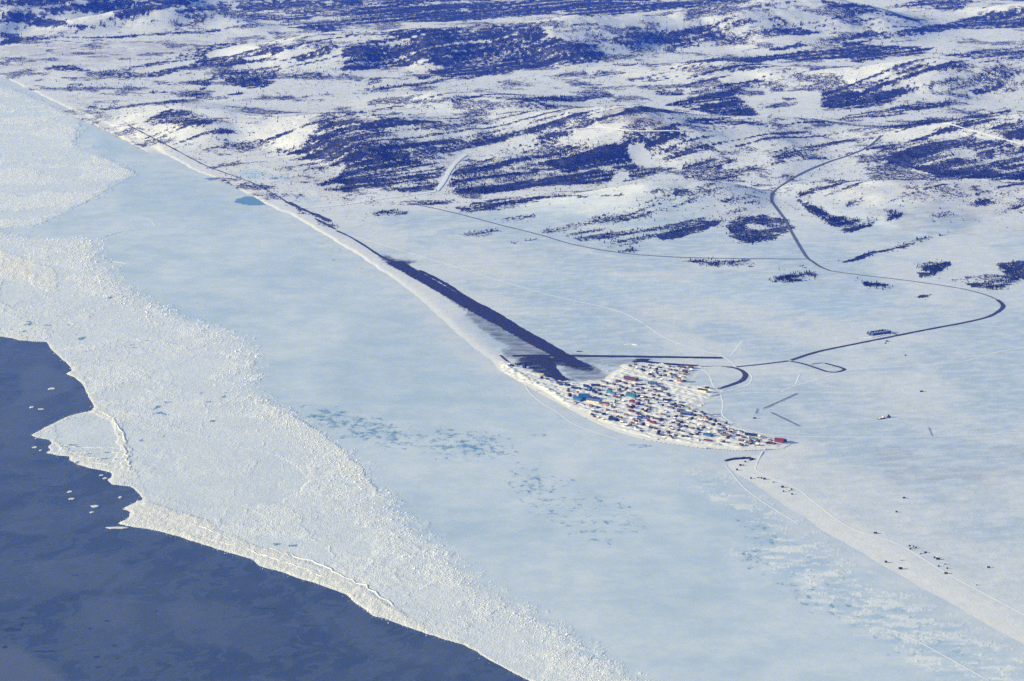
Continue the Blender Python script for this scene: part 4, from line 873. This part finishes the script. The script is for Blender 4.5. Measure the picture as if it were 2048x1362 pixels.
def mpp(py): return (CAM_H / math.sin(R(depress(py)))) / FPX       # metres per photo pixel at that row

# (x, y, width px, depth m, wall height m, kind, turn, wall, roof, label, short phrase)
LM = [
(1157,801,20,15,6,'gable',.0,'bright blue','bright blue','low blue-roofed wing on the left of the school','blue school wing'),
(1168,799,22,30,9,'gable',.9,'bright blue','bright blue','largest blue-roofed hall in the middle of the school','blue school hall'),
(1188,806,30,18,5.5,'gable',.35,'cream','steel blue','long slate-blue roofed building with a cream front wall','long slate-blue hall'),
(1140,791,6,8,5,'gable',0,'navy blue','navy blue','small navy shed at the left tip of the school','navy school shed'),
(1135,772.5,11,10,5,'gable',.2,'navy blue','navy blue','navy gabled building first in the airport row','first navy building'),
(1152,778,20,10,4.5,'flat',.5,'black','navy blue','long black and navy warehouse in the airport row','black long warehouse'),
(1172,775,10,10,5,'gable',.1,'navy blue','navy blue','navy building top of the descending navy row','top navy-row building'),
(1179,779,10,10,5,'gable',.1,'bright blue','navy blue','bright navy-blue building second down the navy row','second navy-row building'),
(1184,782.5,10,10,5,'gable',.1,'navy blue','navy blue','navy building third down the descending navy row','third navy-row building'),
(1189,787,9,10,4.5,'gable',.1,'slate grey','navy blue','grey-walled building at the foot of the navy row','foot of navy row'),
(1191,772.5,18,10,5,'flat',.55,'navy blue','black','long dark flat-roofed block above the navy row','long dark block'),
(1262,761,28,16,5.5,'gable',.25,'maroon','brown','broad maroon building with brown roof by the runway flats','broad maroon hall'),
(1237,765,11,12,6,'gable',.3,'maroon','slate grey','maroon house with grey roof left of the broad maroon hall','small maroon house'),
(1305,769,19,16,5,'gable',.75,'steel blue','steel blue','blue-grey building with a wide triangular gable','wide-gabled blue-grey hall'),
(1281,770.5,22,6,4,'flat',.7,'dark brown','black','very long low dark shed left of the wide gable','long low dark shed'),
(1262,794,20,13,7,'gable',.5,'teal','teal','bright turquoise hall in the middle of the village','turquoise hall'),
(1219,786.5,11,11,5,'gable',.2,'teal','teal','sea-green roofed house touching a steel-grey one','sea-green house'),
(1227,790.5,10,10,5,'gable',.2,'steel blue','steel blue','steel-grey gabled house below the sea-green one','steel-grey gabled house'),
(1232,795.5,12,9,4,'gable',0,'maroon','maroon','low maroon house stepped below the steel-grey one','low maroon house'),
(1222,803,20,15,7,'arch',.6,'navy blue','pale green','large pale half-round hangar shed with a dark end','large pale quonset'),
(1264,806,11,10,6,'flat',.5,'red','maroon','boxy red building just below the turquoise hall','boxy red building'),
(1274,811,6,8,5,'gable',.3,'maroon','maroon','tiny maroon house beside a bright blue one','tiny maroon house'),
(1283,811,10,8,4,'flat',.5,'bright blue','navy blue','bright blue low house right of a tiny maroon one','bright blue low house'),
(1212,811,13,9,4.5,'gable',.4,'salmon','maroon','cream-pink house with maroon roof below the school','cream-pink house'),
(1230,812,9,9,6,'dome',0,'white','white','white dome-shaped hut below the pale quonset','white dome hut'),
(1308,806,19,14,7,'arch',.6,'navy blue','pale green','greenish white half-round shed with a navy end wall','greenish quonset'),
(1294,804,10,9,5,'gable',.2,'weathered grey','slate grey','weathered grey house left of the greenish quonset','weathered grey house'),
(1230,826,8,9,6,'gable',.5,'orange','weathered grey','orange-walled house in the seaward half of the village','orange house'),
(1227,841.5,19,16,6,'gable',.25,'navy blue','navy blue','large navy building on the seaward street','large navy seaward building'),
(1252,833,9,10,6,'gable',.6,'salmon','weathered grey','pinkish house with grey roof on the seaward side','pinkish house'),
(1280,838.5,10,9,5,'gable',.2,'bright blue','navy blue','blue house in the seaward rows','seaward blue house'),
(1272,845,7,8,4,'gable',.3,'red','maroon','small red house in the seaward rows','small red seaward house'),
(1306,848,13,9,5,'gable',.3,'red','maroon','dark red house right of the seaward blue house','dark red house'),
(1263,825,12,10,5,'gable',.3,'brown','maroon','purple-brown house above the pinkish one','purple-brown house'),
(1367,737,9,9,4.5,'gable',0,'maroon','brown','brown-red barrack at the top corner of the inland block','first barrack'),
(1382,737,9,9,4.5,'gable',0,'maroon','brown','brown-red barrack farthest right in the inland block','farthest-right barrack'),
(1370,743.5,11,9,4,'gable',.4,'dark brown','brown','long brown barrack below the two brown-red ones','long brown barrack'),
(1358,764,9,12,11,'flat',.75,'salmon','brown','tall salmon block standing over the inland houses','tall salmon block'),
(1349,754,8,10,6,'gable',.6,'steel blue','slate grey','purplish grey house above the tall salmon block','purplish grey house'),
(1342,763,9,6,3.5,'flat',.7,'black','black','low black shed left of the tall salmon block','low black shed'),
(1406,785,19,12,6,'gable',.35,'cream','black','cream-yellow power house with black end near the bend road','cream power house'),
(1414,778.5,9,8,4,'flat',.5,'black','black','black shed behind the cream power house','black power shed'),
(1335,802.5,20,14,7,'arch',.65,'white','navy blue','navy half-round shed with two pale bays','navy quonset'),
(1373,830,24,15,6,'gable',.45,'navy blue','steel blue','big steel-blue warehouse at the river edge of the village','steel-blue warehouse'),
(1318,785.5,14,10,5,'gable',.4,'steel blue','slate grey','blue-grey house below the wide gable','blue-grey house'),
(1310,782,7,8,5,'gable',.2,'maroon','maroon','maroon house left of a blue-grey one','maroon inland house'),
(1319,779,9,9,5,'arch',.6,'navy blue','white','white half-round hut with a dark end','white quonset hut'),
(1559,885,20,16,7,'gable',.55,'red','red','bright red cannery-like building at the very tip of the village','red tip building'),
(1546,888,10,8,4,'gable',.1,'maroon','maroon','maroon wing left of the bright red tip building','maroon tip wing'),
(1570,882.5,6,9,6,'gable',.2,'navy blue','navy blue','navy shed on the right of the bright red tip building','navy tip shed'),
(1453,873,18,12,5,'gable',.4,'maroon','weathered grey','maroon hall with grey roof near the tip','maroon tip hall'),
(1502,872,26,9,4.5,'flat',.6,'navy blue','navy blue','longest navy warehouse along the river bank','longest navy warehouse'),
(1509,880.5,14,10,4,'gable',.5,'salmon','teal','teal-roofed house with a salmon wall near the tip','teal-roofed tip house'),
(1416,873,18,14,6,'gable',.3,'steel blue','bright blue','steel-blue building with bright roof in the lower village','lower steel-blue building'),
(1416,882,17,7,3.5,'gable',.35,'red','maroon','long low red house on the seaward road','long red seaward house'),
(1483,884,11,9,5,'gable',.3,'slate grey','weathered grey','grey house on the seaward road near the tip','grey tip house'),
(1442,863.5,14,9,5,'gable',.4,'navy blue','steel blue','blue house with grey-blue roof in the lower rows','lower blue house'),
(1070,744.5,12,9,4,'flat',.5,'teal','navy blue','teal and navy hangar on the airport apron edge','teal hangar'),
(1079,750,18,9,4,'flat',.7,'cream','cream','long cream shed with dark end on the beach side of the apron','long cream shed'),
(1024,734,8,8,4,'gable',.1,'black','black','black hut nearest the seaward end of the cross runway','black beach hut'),
(1049,736,7,8,5,'gable',0,'black','navy blue','black hut at the corner of the apron','black apron hut'),
(1158,703,10,6,3,'gable',.8,'maroon','maroon','reddish snowbound shed beyond the runway crossing','reddish snowbound shed'),
]
placed = []; lms = []
for (px, py, wpx, D, H, kd, turn, wc, rc, lab, short) in LM:
    c = flat(px, py, 3.0); L = wpx * mpp(py) * .93; D *= .92; H *= .88
    rz = ANG * (1 - turn); vis = abs(math.cos(rz)); L = max(D * .8, (L - D * abs(math.sin(rz)) * .55) / max(.55, vis))
    o = building('building' if L > 18 else 'house', c[0], c[1], vground(*c) - .25, L, D, H, wc, rc, kd, rz, detail=(L > 15 and kd in ('gable', 'flat')))
    tag(o, lab, 'building' if L > 18 else 'house', 'buildings of the village'); placed.append((c[0], c[1], L * .62)); lms.append((c[0], c[1], short))

# rows of ordinary houses
ROWS = [fp([(1118,771),(1205,766),(1240,761),(1290,766),(1332,778),(1348,800),(1382,815),(1440,845),(1490,862),(1540,876),(1566,888),(1545,893),(1480,894),(1400,888),(1330,880),(1250,858),(1185,836),(1158,815),(1138,795)]), fp([(1253,732),(1300,733),(1396,736),(1382,752),(1366,770),(1322,765),(1288,752)]), fp([(1025,728),(1048,728),(1120,768),(1130,776),(1095,766),(1060,748)])]
ordn = []
dens = [.78, .66, .45]
for ri, poly in enumerate(ROWS):
    s0 = (poly - c0) @ E_AL; n0 = (poly - c0) @ E_PN
    for nn in np.arange(n0.min(), n0.max(), 18.0):
        ph = rng.uniform(0, 10)
        for aa in np.arange(s0.min() + ph, s0.max(), 20.0 if ri == 0 else 24.0):
            a_ = aa + rng.normal(0, 7.5); n_ = nn + rng.normal(0, 4.2)
            x, y_ = c0 + a_ * E_AL + n_ * E_PN
            sp_ = abs(((n_ + 0) / 36.0) % 1 - .5)
            if sp_ < .13 or rng.random() > dens[ri] or not pip(np.array([x]), np.array([y_]), poly)[0]: continue
            if any(math.hypot(x - q[0], (y_ - q[1])) < q[2] + 5.5 for q in placed): continue
            placed.append((x, y_, 6.5)); ordn.append((x, y_))
ordn = sorted(ordn, key=lambda p: p[1])
if len(ordn) > 288: ordn = [ordn[i] for i in sorted(rng.choice(len(ordn), 288, replace=False))]
names = ['dark brown','slate grey','navy blue','maroon','weathered grey','tan','steel blue','dark green','black','brown','white','rust']
pw = np.array([.22,.13,.06,.05,.11,.10,.05,.03,.06,.12,.02,.08]); pw /= pw.sum()
ranks = {}
ORD = ['first','second','third','fourth','fifth','sixth','seventh','eighth','ninth','tenth','eleventh','twelfth','thirteenth','fourteenth','fifteenth']
lab_tmp = []
for (x, y_) in ordn:
    dd = [math.hypot(x - q[0], y_ - q[1]) for q in lms]; k = int(np.argmin(dd)); dx, dy = x - lms[k][0], y_ - lms[k][1]
    side = ('right of' if dx > 0 else 'left of') if abs(dx) > abs(dy) * .8 else ('behind' if dy > 0 else 'in front of')
    lab_tmp.append((k, side, dd[k]))
for i, (x, y_) in enumerate(ordn):
    k, side, d = lab_tmp[i]
    rank = sum(1 for j, q in enumerate(lab_tmp) if q[0] == k and q[1] == side and q[2] < d)
    wc = names[int(rng.choice(len(names), p=pw))]
    rc = 'snowy' if rng.random() < .13 else ['black','slate grey','dark brown','brown','rust','weathered grey', wc][int(rng.integers(7))]
    L = rng.uniform(7, 11.5); D = rng.uniform(5.5, 7.5); H = rng.uniform(2.5, 3.8)
    rz = ANG + (math.pi / 2 if rng.random() < .35 else 0) + rng.normal(0, .1)
    o = building('house', x, y_, vground(x, y_) - .3, L, D, H, wc, rc, 'gable', rz, rise=rng.uniform(1.6, 2.8))
    rt = {'snowy': 'with snow on its roof', wc: 'with matching roof'}.get(rc, 'with ' + rc + ' roof')
    lb = f'{wc} house {rt}, {ORD[min(rank, 14)]} {side} the {lms[k][2]}'
    if len(lb.split()) > 15: lb = f'{wc} house, {ORD[min(rank, 14)]} {side} the {lms[k][2]}'
    tag(o, lb, 'house', 'ordinary houses of the village')

# small clutter round the houses: sheds, boats, vehicles too small to tell apart
nc = 520; cx = rng.integers(0, len(ordn), nc)
CP_ = np.array([(ordn[i][0] + rng.normal(0, 11), ordn[i][1] + rng.normal(0, 14)) for i in cx])
CP3 = np.array([(a, b, vground(a, b)) for a, b in CP_]); cs_ = rng.uniform(.9, 2.3, nc)
scatter_blocks('yard_clutter', CP3, cs_, cs_ * rng.uniform(.7, 1.2, nc), WM['black'], 4, 'stuff', 'small dark yard clutter between the village houses', 5)

# ------------------------------------------------------------------ outlying things
# fuel tanks in two rows
M_TANK = paintmat('tank_steel', (.10, .14, .24), .5); M_TANK_TOP = paintmat('tank_roof', (.30, .36, .46), .5)
def cyl_vf(n=16, z0=0, z1=1, r=.5, cone=0):
    V = [(r * math.cos(2*math.pi*i/n), r * math.sin(2*math.pi*i/n), z) for z in (z0, z1) for i in range(n)]
    F = [(i, (i+1) % n, n + (i+1) % n, n + i) for i in range(n)]
    V.append((0, 0, z1 + cone)); F += [(n + i, n + (i+1) % n, 2*n) for i in range(n)]; return V, F
ms = unit_mesh('shell', *cyl_vf()); ms.materials.append(M_TANK)
mr = unit_mesh('roof', *cyl_vf(16, 0, .06, .52, .14)); mr.materials.append(M_TANK_TOP)
ml = unit_mesh('ladder', *box_vf(-.04,.04,-.03,.03,0,1)); ml.materials.append(WM['black'])
mb = unit_mesh('band', *cyl_vf(16, 0, .05, .515)); mb.materials.append(WM['black'])
TANKS = [(1739.5,670.5),(1745.5,671),(1750.5,670),(1755,669.5),(1760,669),(1765,668.5),(1770,667.5),(1775,666.5),(1779.5,666)]
BACK = [(1736,668),(1742.5,667),(1747.5,666.5),(1753,665.5),(1758.5,664.5),(1764,663.5),(1769,664),(1774,664.5)]
for row, pts in (('front', TANKS), ('back', BACK)):
    for i, (px, py) in enumerate(pts):
        c = flat(px, py, 2.5); e = bpy.data.objects.new('storage_tank', None); col.objects.link(e); e.location = (c[0], c[1], 2.4)
        d = 8.2; h = 8.0
        for nm, me, sc_, lc in (('shell', ms, (d, d, h), (0,0,0)), ('roof', mr, (d, d, h), (0,0,h)), ('band', mb, (d, d, h), (0,0,h*.5)), ('ladder', ml, (d, d, h), (-d*.36,-d*.36,0))):
            o = bpy.data.objects.new(nm, me); col.objects.link(o); o.parent = e; o.scale = sc_; o.location = lc
        tag(e, f'dark blue steel fuel tank, {ORD[i]} from the left in the {row} tank row', 'tank', 'fuel tanks beside the inland road')
# snow piled in front of the tanks
def mound(name, pts, w, h, mat, zb=2.0, seed=0, rag=.04, vary=.5):
    q = smooth_px(pts, 6); c = flat(q[:, 0], q[:, 1], zb); c = c + np.random.default_rng(seed + 1).normal(0, w * rag, c.shape)
    tg = np.gradient(c, axis=0); tg /= np.linalg.norm(tg, axis=1)[:, None]; nr = np.stack([-tg[:, 1], tg[:, 0]], -1)
    m = len(c); offs = np.array([-.5,-.3,-.1,.1,.3,.5]); hh = np.array([0,.7,1,.95,.6,0])
    env = np.sin(np.linspace(.12, math.pi - .12, m)) ** .5
    r = np.random.default_rng(seed); V = []
    for i in range(m):
        for o_, k in zip(offs, hh):
            V.append((c[i,0] + nr[i,0]*o_*w*(.8+.4*r.random()), c[i,1] + nr[i,1]*o_*w*(.8+.4*r.random()), zb - .3 + k*h*env[i]*(1-vary*.5+vary*(r.random()-.0))))
    i = np.arange((m-1)*6).reshape(m-1,6)[:, :-1].ravel(); F = np.stack([i, i+1, i+7, i+6], -1)
    return mesh_np(name, np.array(V), F, mat)
M_BANK = NT('piled_snow').out((.88,.86,.80), .8, .2)
for k, (pts, w_, h_, lab) in enumerate([([(1727,676),(1745,674.5),(1765,671),(1785,668)], 16, 3.0, 'long bright snow bank in front of the fuel tanks'), ([(1402,735),(1425,734),(1450,733)], 8, 1.5, 'narrow snow bank beside the road at the inland block'), ([(1395,796),(1420,793),(1440,787)], 16, 3.5, 'bright snow bank below the cream power house'), ([(1370,778),(1400,776),(1424,777)], 9, 2.5, 'long thin snow bank left of the black power shed'),
     ([(1340,792),(1370,791),(1400,790)], 9, 2.5, 'long snow bank between quonset and power house'), ([(1248,690),(1262,688.5),(1277,690.5)], 12, 2.4, 'cream snow mound beyond the cross runway'), ([(1212,742.5),(1222,741)], 9, 2.0, 'short snow mound on the airfield flats')]):
    tag(mound('snow_bank', pts, w_, h_, M_BANK, 2.2, k), lab, 'snow bank', 'ploughed snow banks')
tag(mound('breakwater', [(1449,921.5),(1462,918.6),(1480,917.2),(1495,916.6),(1503,917.6),(1504.5,919.3),(1498,920.8)], 11, 4.0, paintmat('dark_rock', (.035,.035,.045)), 1.6, 77), 'hook-shaped dark rock breakwater at the river mouth', 'breakwater')

M_PRIDGE = NT('ridged_ice').out((.92,.88,.79), .75, .2)
for k, (pts, w_, h_) in enumerate([([(122,888),(160,894),(205,895),(250,896)],7,1.6),([(140,905),(180,907),(220,905),(254,904)],8,1.8),([(160,912),(200,917),(242,915)],8,1.8),([(172,922),(205,928),(238,928)],7,1.6),([(186,822),(212,828),(232,842),(246,870),(252,900),(256,925),(262,945)],10,2.2),
     ([(395,1072),(470,1092),(540,1115),(600,1135)],7,1.6),([(540,1096),(620,1122),(690,1155),(760,1190),(800,1222)],8,1.8),([(500,1100),(560,1120),(640,1150),(700,1178)],6,1.5),([(250,1018),(330,1030),(420,1062),(480,1090)],7,1.4),([(195,478),(220,470),(260,460),(300,456)],9,1.5),([(205,527),(230,524),(255,527)],8,1.6)]):
    o = mound('pressure_ridge', pts, w_ * .8, h_ * .8, M_PRIDGE, .95, 300 + k, .55, 1.6); tag(o, kind='structure')

# snow fences
M_WOOD = paintmat('fence_wood', (.05,.045,.045))
def fence(a, b, h, lab):
    A, B = flat(*a, 2.4), flat(*b, 2.4); v = B - A; L = math.hypot(*v); e = bpy.data.objects.new('snow_fence', None); col.objects.link(e)
    e.location = (A[0], A[1], 2.1); e.rotation_euler.z = math.atan2(v[1], v[0])
    n = max(2, int(L / 7)); mp = unit_mesh('post', *box_vf(-.15,.15,-.15,.15,-.5,h+.3)); mp.materials.append(M_WOOD)
    msl = unit_mesh('slat', *box_vf(0, L, -.06,.06, 0, h*.10)); msl.materials.append(M_WOOD)
    for i in range(n + 1):
        o = bpy.data.objects.new('post', mp); col.objects.link(o); o.parent = e; o.location = (L*i/n, 0, 0)
    for i in range(5):
        o = bpy.data.objects.new('slat', msl); col.objects.link(o); o.parent = e; o.location = (0, -.22, .25 + i*h*.2)
    tag(e, lab, 'fence', 'snow fences on the river flats')
fence((1526.5,817.5),(1594,787.5), 2.9, 'long snow fence slanting up to the right on the river flats')
fence((1541,825),(1597,852), 2.9, 'long snow fence slanting down to the right on the river flats')
fence((1511,827),(1514.5,817.5), 2.2, 'short snow fence at the gap between the two long ones')
fence((1417,829.8),(1441,830), 2.5, 'low dark fence on the bank by the steel-blue warehouse')
fence((1424,833.8),(1441,833.8), 1.8, 'fainter low fence just in front of the dark bank fence')
fence((1857,855.5),(1864,872), 1.5, 'thin lone fence running to the straight snow trail at the right')

# barge and tug frozen in
def hull_vf(L, B, H, bow=.25):
    s = [(-.5,.75),(-.44,1),(.3,1),(.42,.7),(.5,.12)]; V = []
    for z, k in ((0,.78),(1,1)):
        for a, b in s: V.append((a*L*(1 if z else .94), b*B*.5*k, z*H))
        for a, b in reversed(s): V.append((a*L*(1 if z else .94), -b*B*.5*k, z*H))
    n = 10; F = [(i, (i+1) % n, n+(i+1) % n, n+i) for i in range(n)] + [tuple(range(n, 2*n))]; return V, F
def obj_part(name, vf, mat, root, loc=(0,0,0)):
    me = unit_mesh(name, *vf); me.materials.append(mat); o = bpy.data.objects.new(name, me); col.objects.link(o); o.parent = root; o.location = loc; return o
c = flat(1762, 837.5, 2.2); d2 = flat(1776, 834.5, 2.2); rz = math.atan2(*(d2 - c)[::-1])
e = bpy.data.objects.new('barge', None); col.objects.link(e); e.location = (c[0], c[1], 1.9); e.rotation_euler.z = rz + math.pi
L_ = 27
obj_part('hull', hull_vf(L_, 9, 2.4), paintmat('hull_rust', (.20,.09,.05)), e); obj_part('deck_snow', box_vf(-L_*.42, L_*.30, -3.6, 3.6, 0, .9), RM['snowy'], e, (0,0,2.42)); obj_part('deck_house', box_vf(-11,-7,-2.5,2.5,0,3), WM['cream'], e, (0,0,3.35)); obj_part('rail', box_vf(-L_*.44, L_*.3, -4.3,-4.15,0,.8), WM['brown'], e, (0,0,2.42)); obj_part('rail', box_vf(-L_*.44, L_*.3, 4.15,4.3,0,.8), WM['brown'], e, (0,0,2.42))
tag(e, 'snow-covered rust-brown barge frozen in the river flats', 'barge')
e = bpy.data.objects.new('tugboat', None); col.objects.link(e); e.location = (d2[0] + 2, d2[1], 1.9); e.rotation_euler.z = rz
obj_part('hull', hull_vf(13, 6, 2.6), WM['black'], e); obj_part('cabin', box_vf(-3.5,2,-1.9,1.9,0,3), WM['slate grey'], e, (0,0,2.6)); obj_part('wheelhouse', box_vf(-1,1.6,-1.4,1.4,0,2), WM['navy blue'], e, (0,0,5.6)); obj_part('mast', box_vf(-.12,.12,-.12,.12,0,4), WM['black'], e, (-1.5,0,5.6)); obj_part('funnel', cyl_vf(10,0,2.2,.6), WM['maroon'], e, (-2.6,0,5.6))
tag(e, 'dark tugboat frozen in at the right end of the barge', 'tugboat')

# cabins out on the spit and the flats
CAB = [(1490.5,924,4),(1481,931,6),(1486.5,930,3),(1474,940,5),(1502,957,4),(1516,955,5),(1523,957,3),(1529,958.5,6),(1547,964.5,5),(1565,974.5,7),(1583,979.5,4),(1579,981.5,4),(1567,983.5,3),(1584,989,4),(1751,1067,8),(1819.5,1093,4),(1824,1096,4),(1826.5,1094,3),(1832,1096.5,4),(1821,1098.5,4),(1841.5,1107.5,5),(1851,1106,6),(1869,1116,4),(1873.5,1116,4),
       (1876,1119,9),(1889.5,1128.5,5),(1877.5,1133,3),(1894.5,1137.5,3),(1892,1147.5,8),(1772,1124.5,6),(1801,1137.5,9),(1803,1120.5,3),(1953,1170.5,4)]
NUM = ORD + ['sixteenth','seventeenth','eighteenth','nineteenth','twentieth','twenty-first','twenty-second','twenty-third','twenty-fourth','twenty-fifth','twenty-sixth','twenty-seventh','twenty-eighth','twenty-ninth','thirtieth','thirty-first','thirty-second','thirty-third']
CAB.sort()
for i, (px, py, wpx) in enumerate(CAB):
    c = flat(px, py, 2.2); L = max(3.0, wpx * mpp(py) * .78); D = L * .62
    o = building('cabin', c[0], c[1], float(gz(c[0], c[1])) - .2, L, D, 2.3 + L * .07, ['dark brown','black','brown'][i % 3], ['black','dark brown','snowy'][i % 3] if wpx < 6 else 'black', 'gable', rng.normal(-.15, .2), rise=1.2)
    tag(o, f'small dark cabin on the snowy spit, {NUM[i]} counting from the river mouth', 'cabin', 'cabins along the spit')
for px, py, wpx, lab in [(1811,711.5,3,'lone dark shack on the snow right of the fuel tanks'),(1843,783.5,6,'lone dark shack far out on the river flats'),(1774,683,5,'grey snowed-in shed across the road from the fuel tanks'),(1771,687,3,'small shed next to the snowed-in shed below the tanks'),(1808,996.5,5,'lone dark hut on the wide flats above the spit'),(1793,1024.5,4,'lone brown hut below another on the wide flats'),(1977,1135.5,5,'lone grey hut at the right edge of the flats'),(1509,837,5,'dark hut just below the short snow fence')]:
    c = flat(px, py, 2.2); L = wpx * mpp(py)
    tag(building('shack', c[0], c[1], float(gz(c[0], c[1])) - .2, L, L * .6, 2.6, 'dark brown', 'black', 'gable', 0, rise=1.0), lab, 'shack', 'lone shacks on the flats')
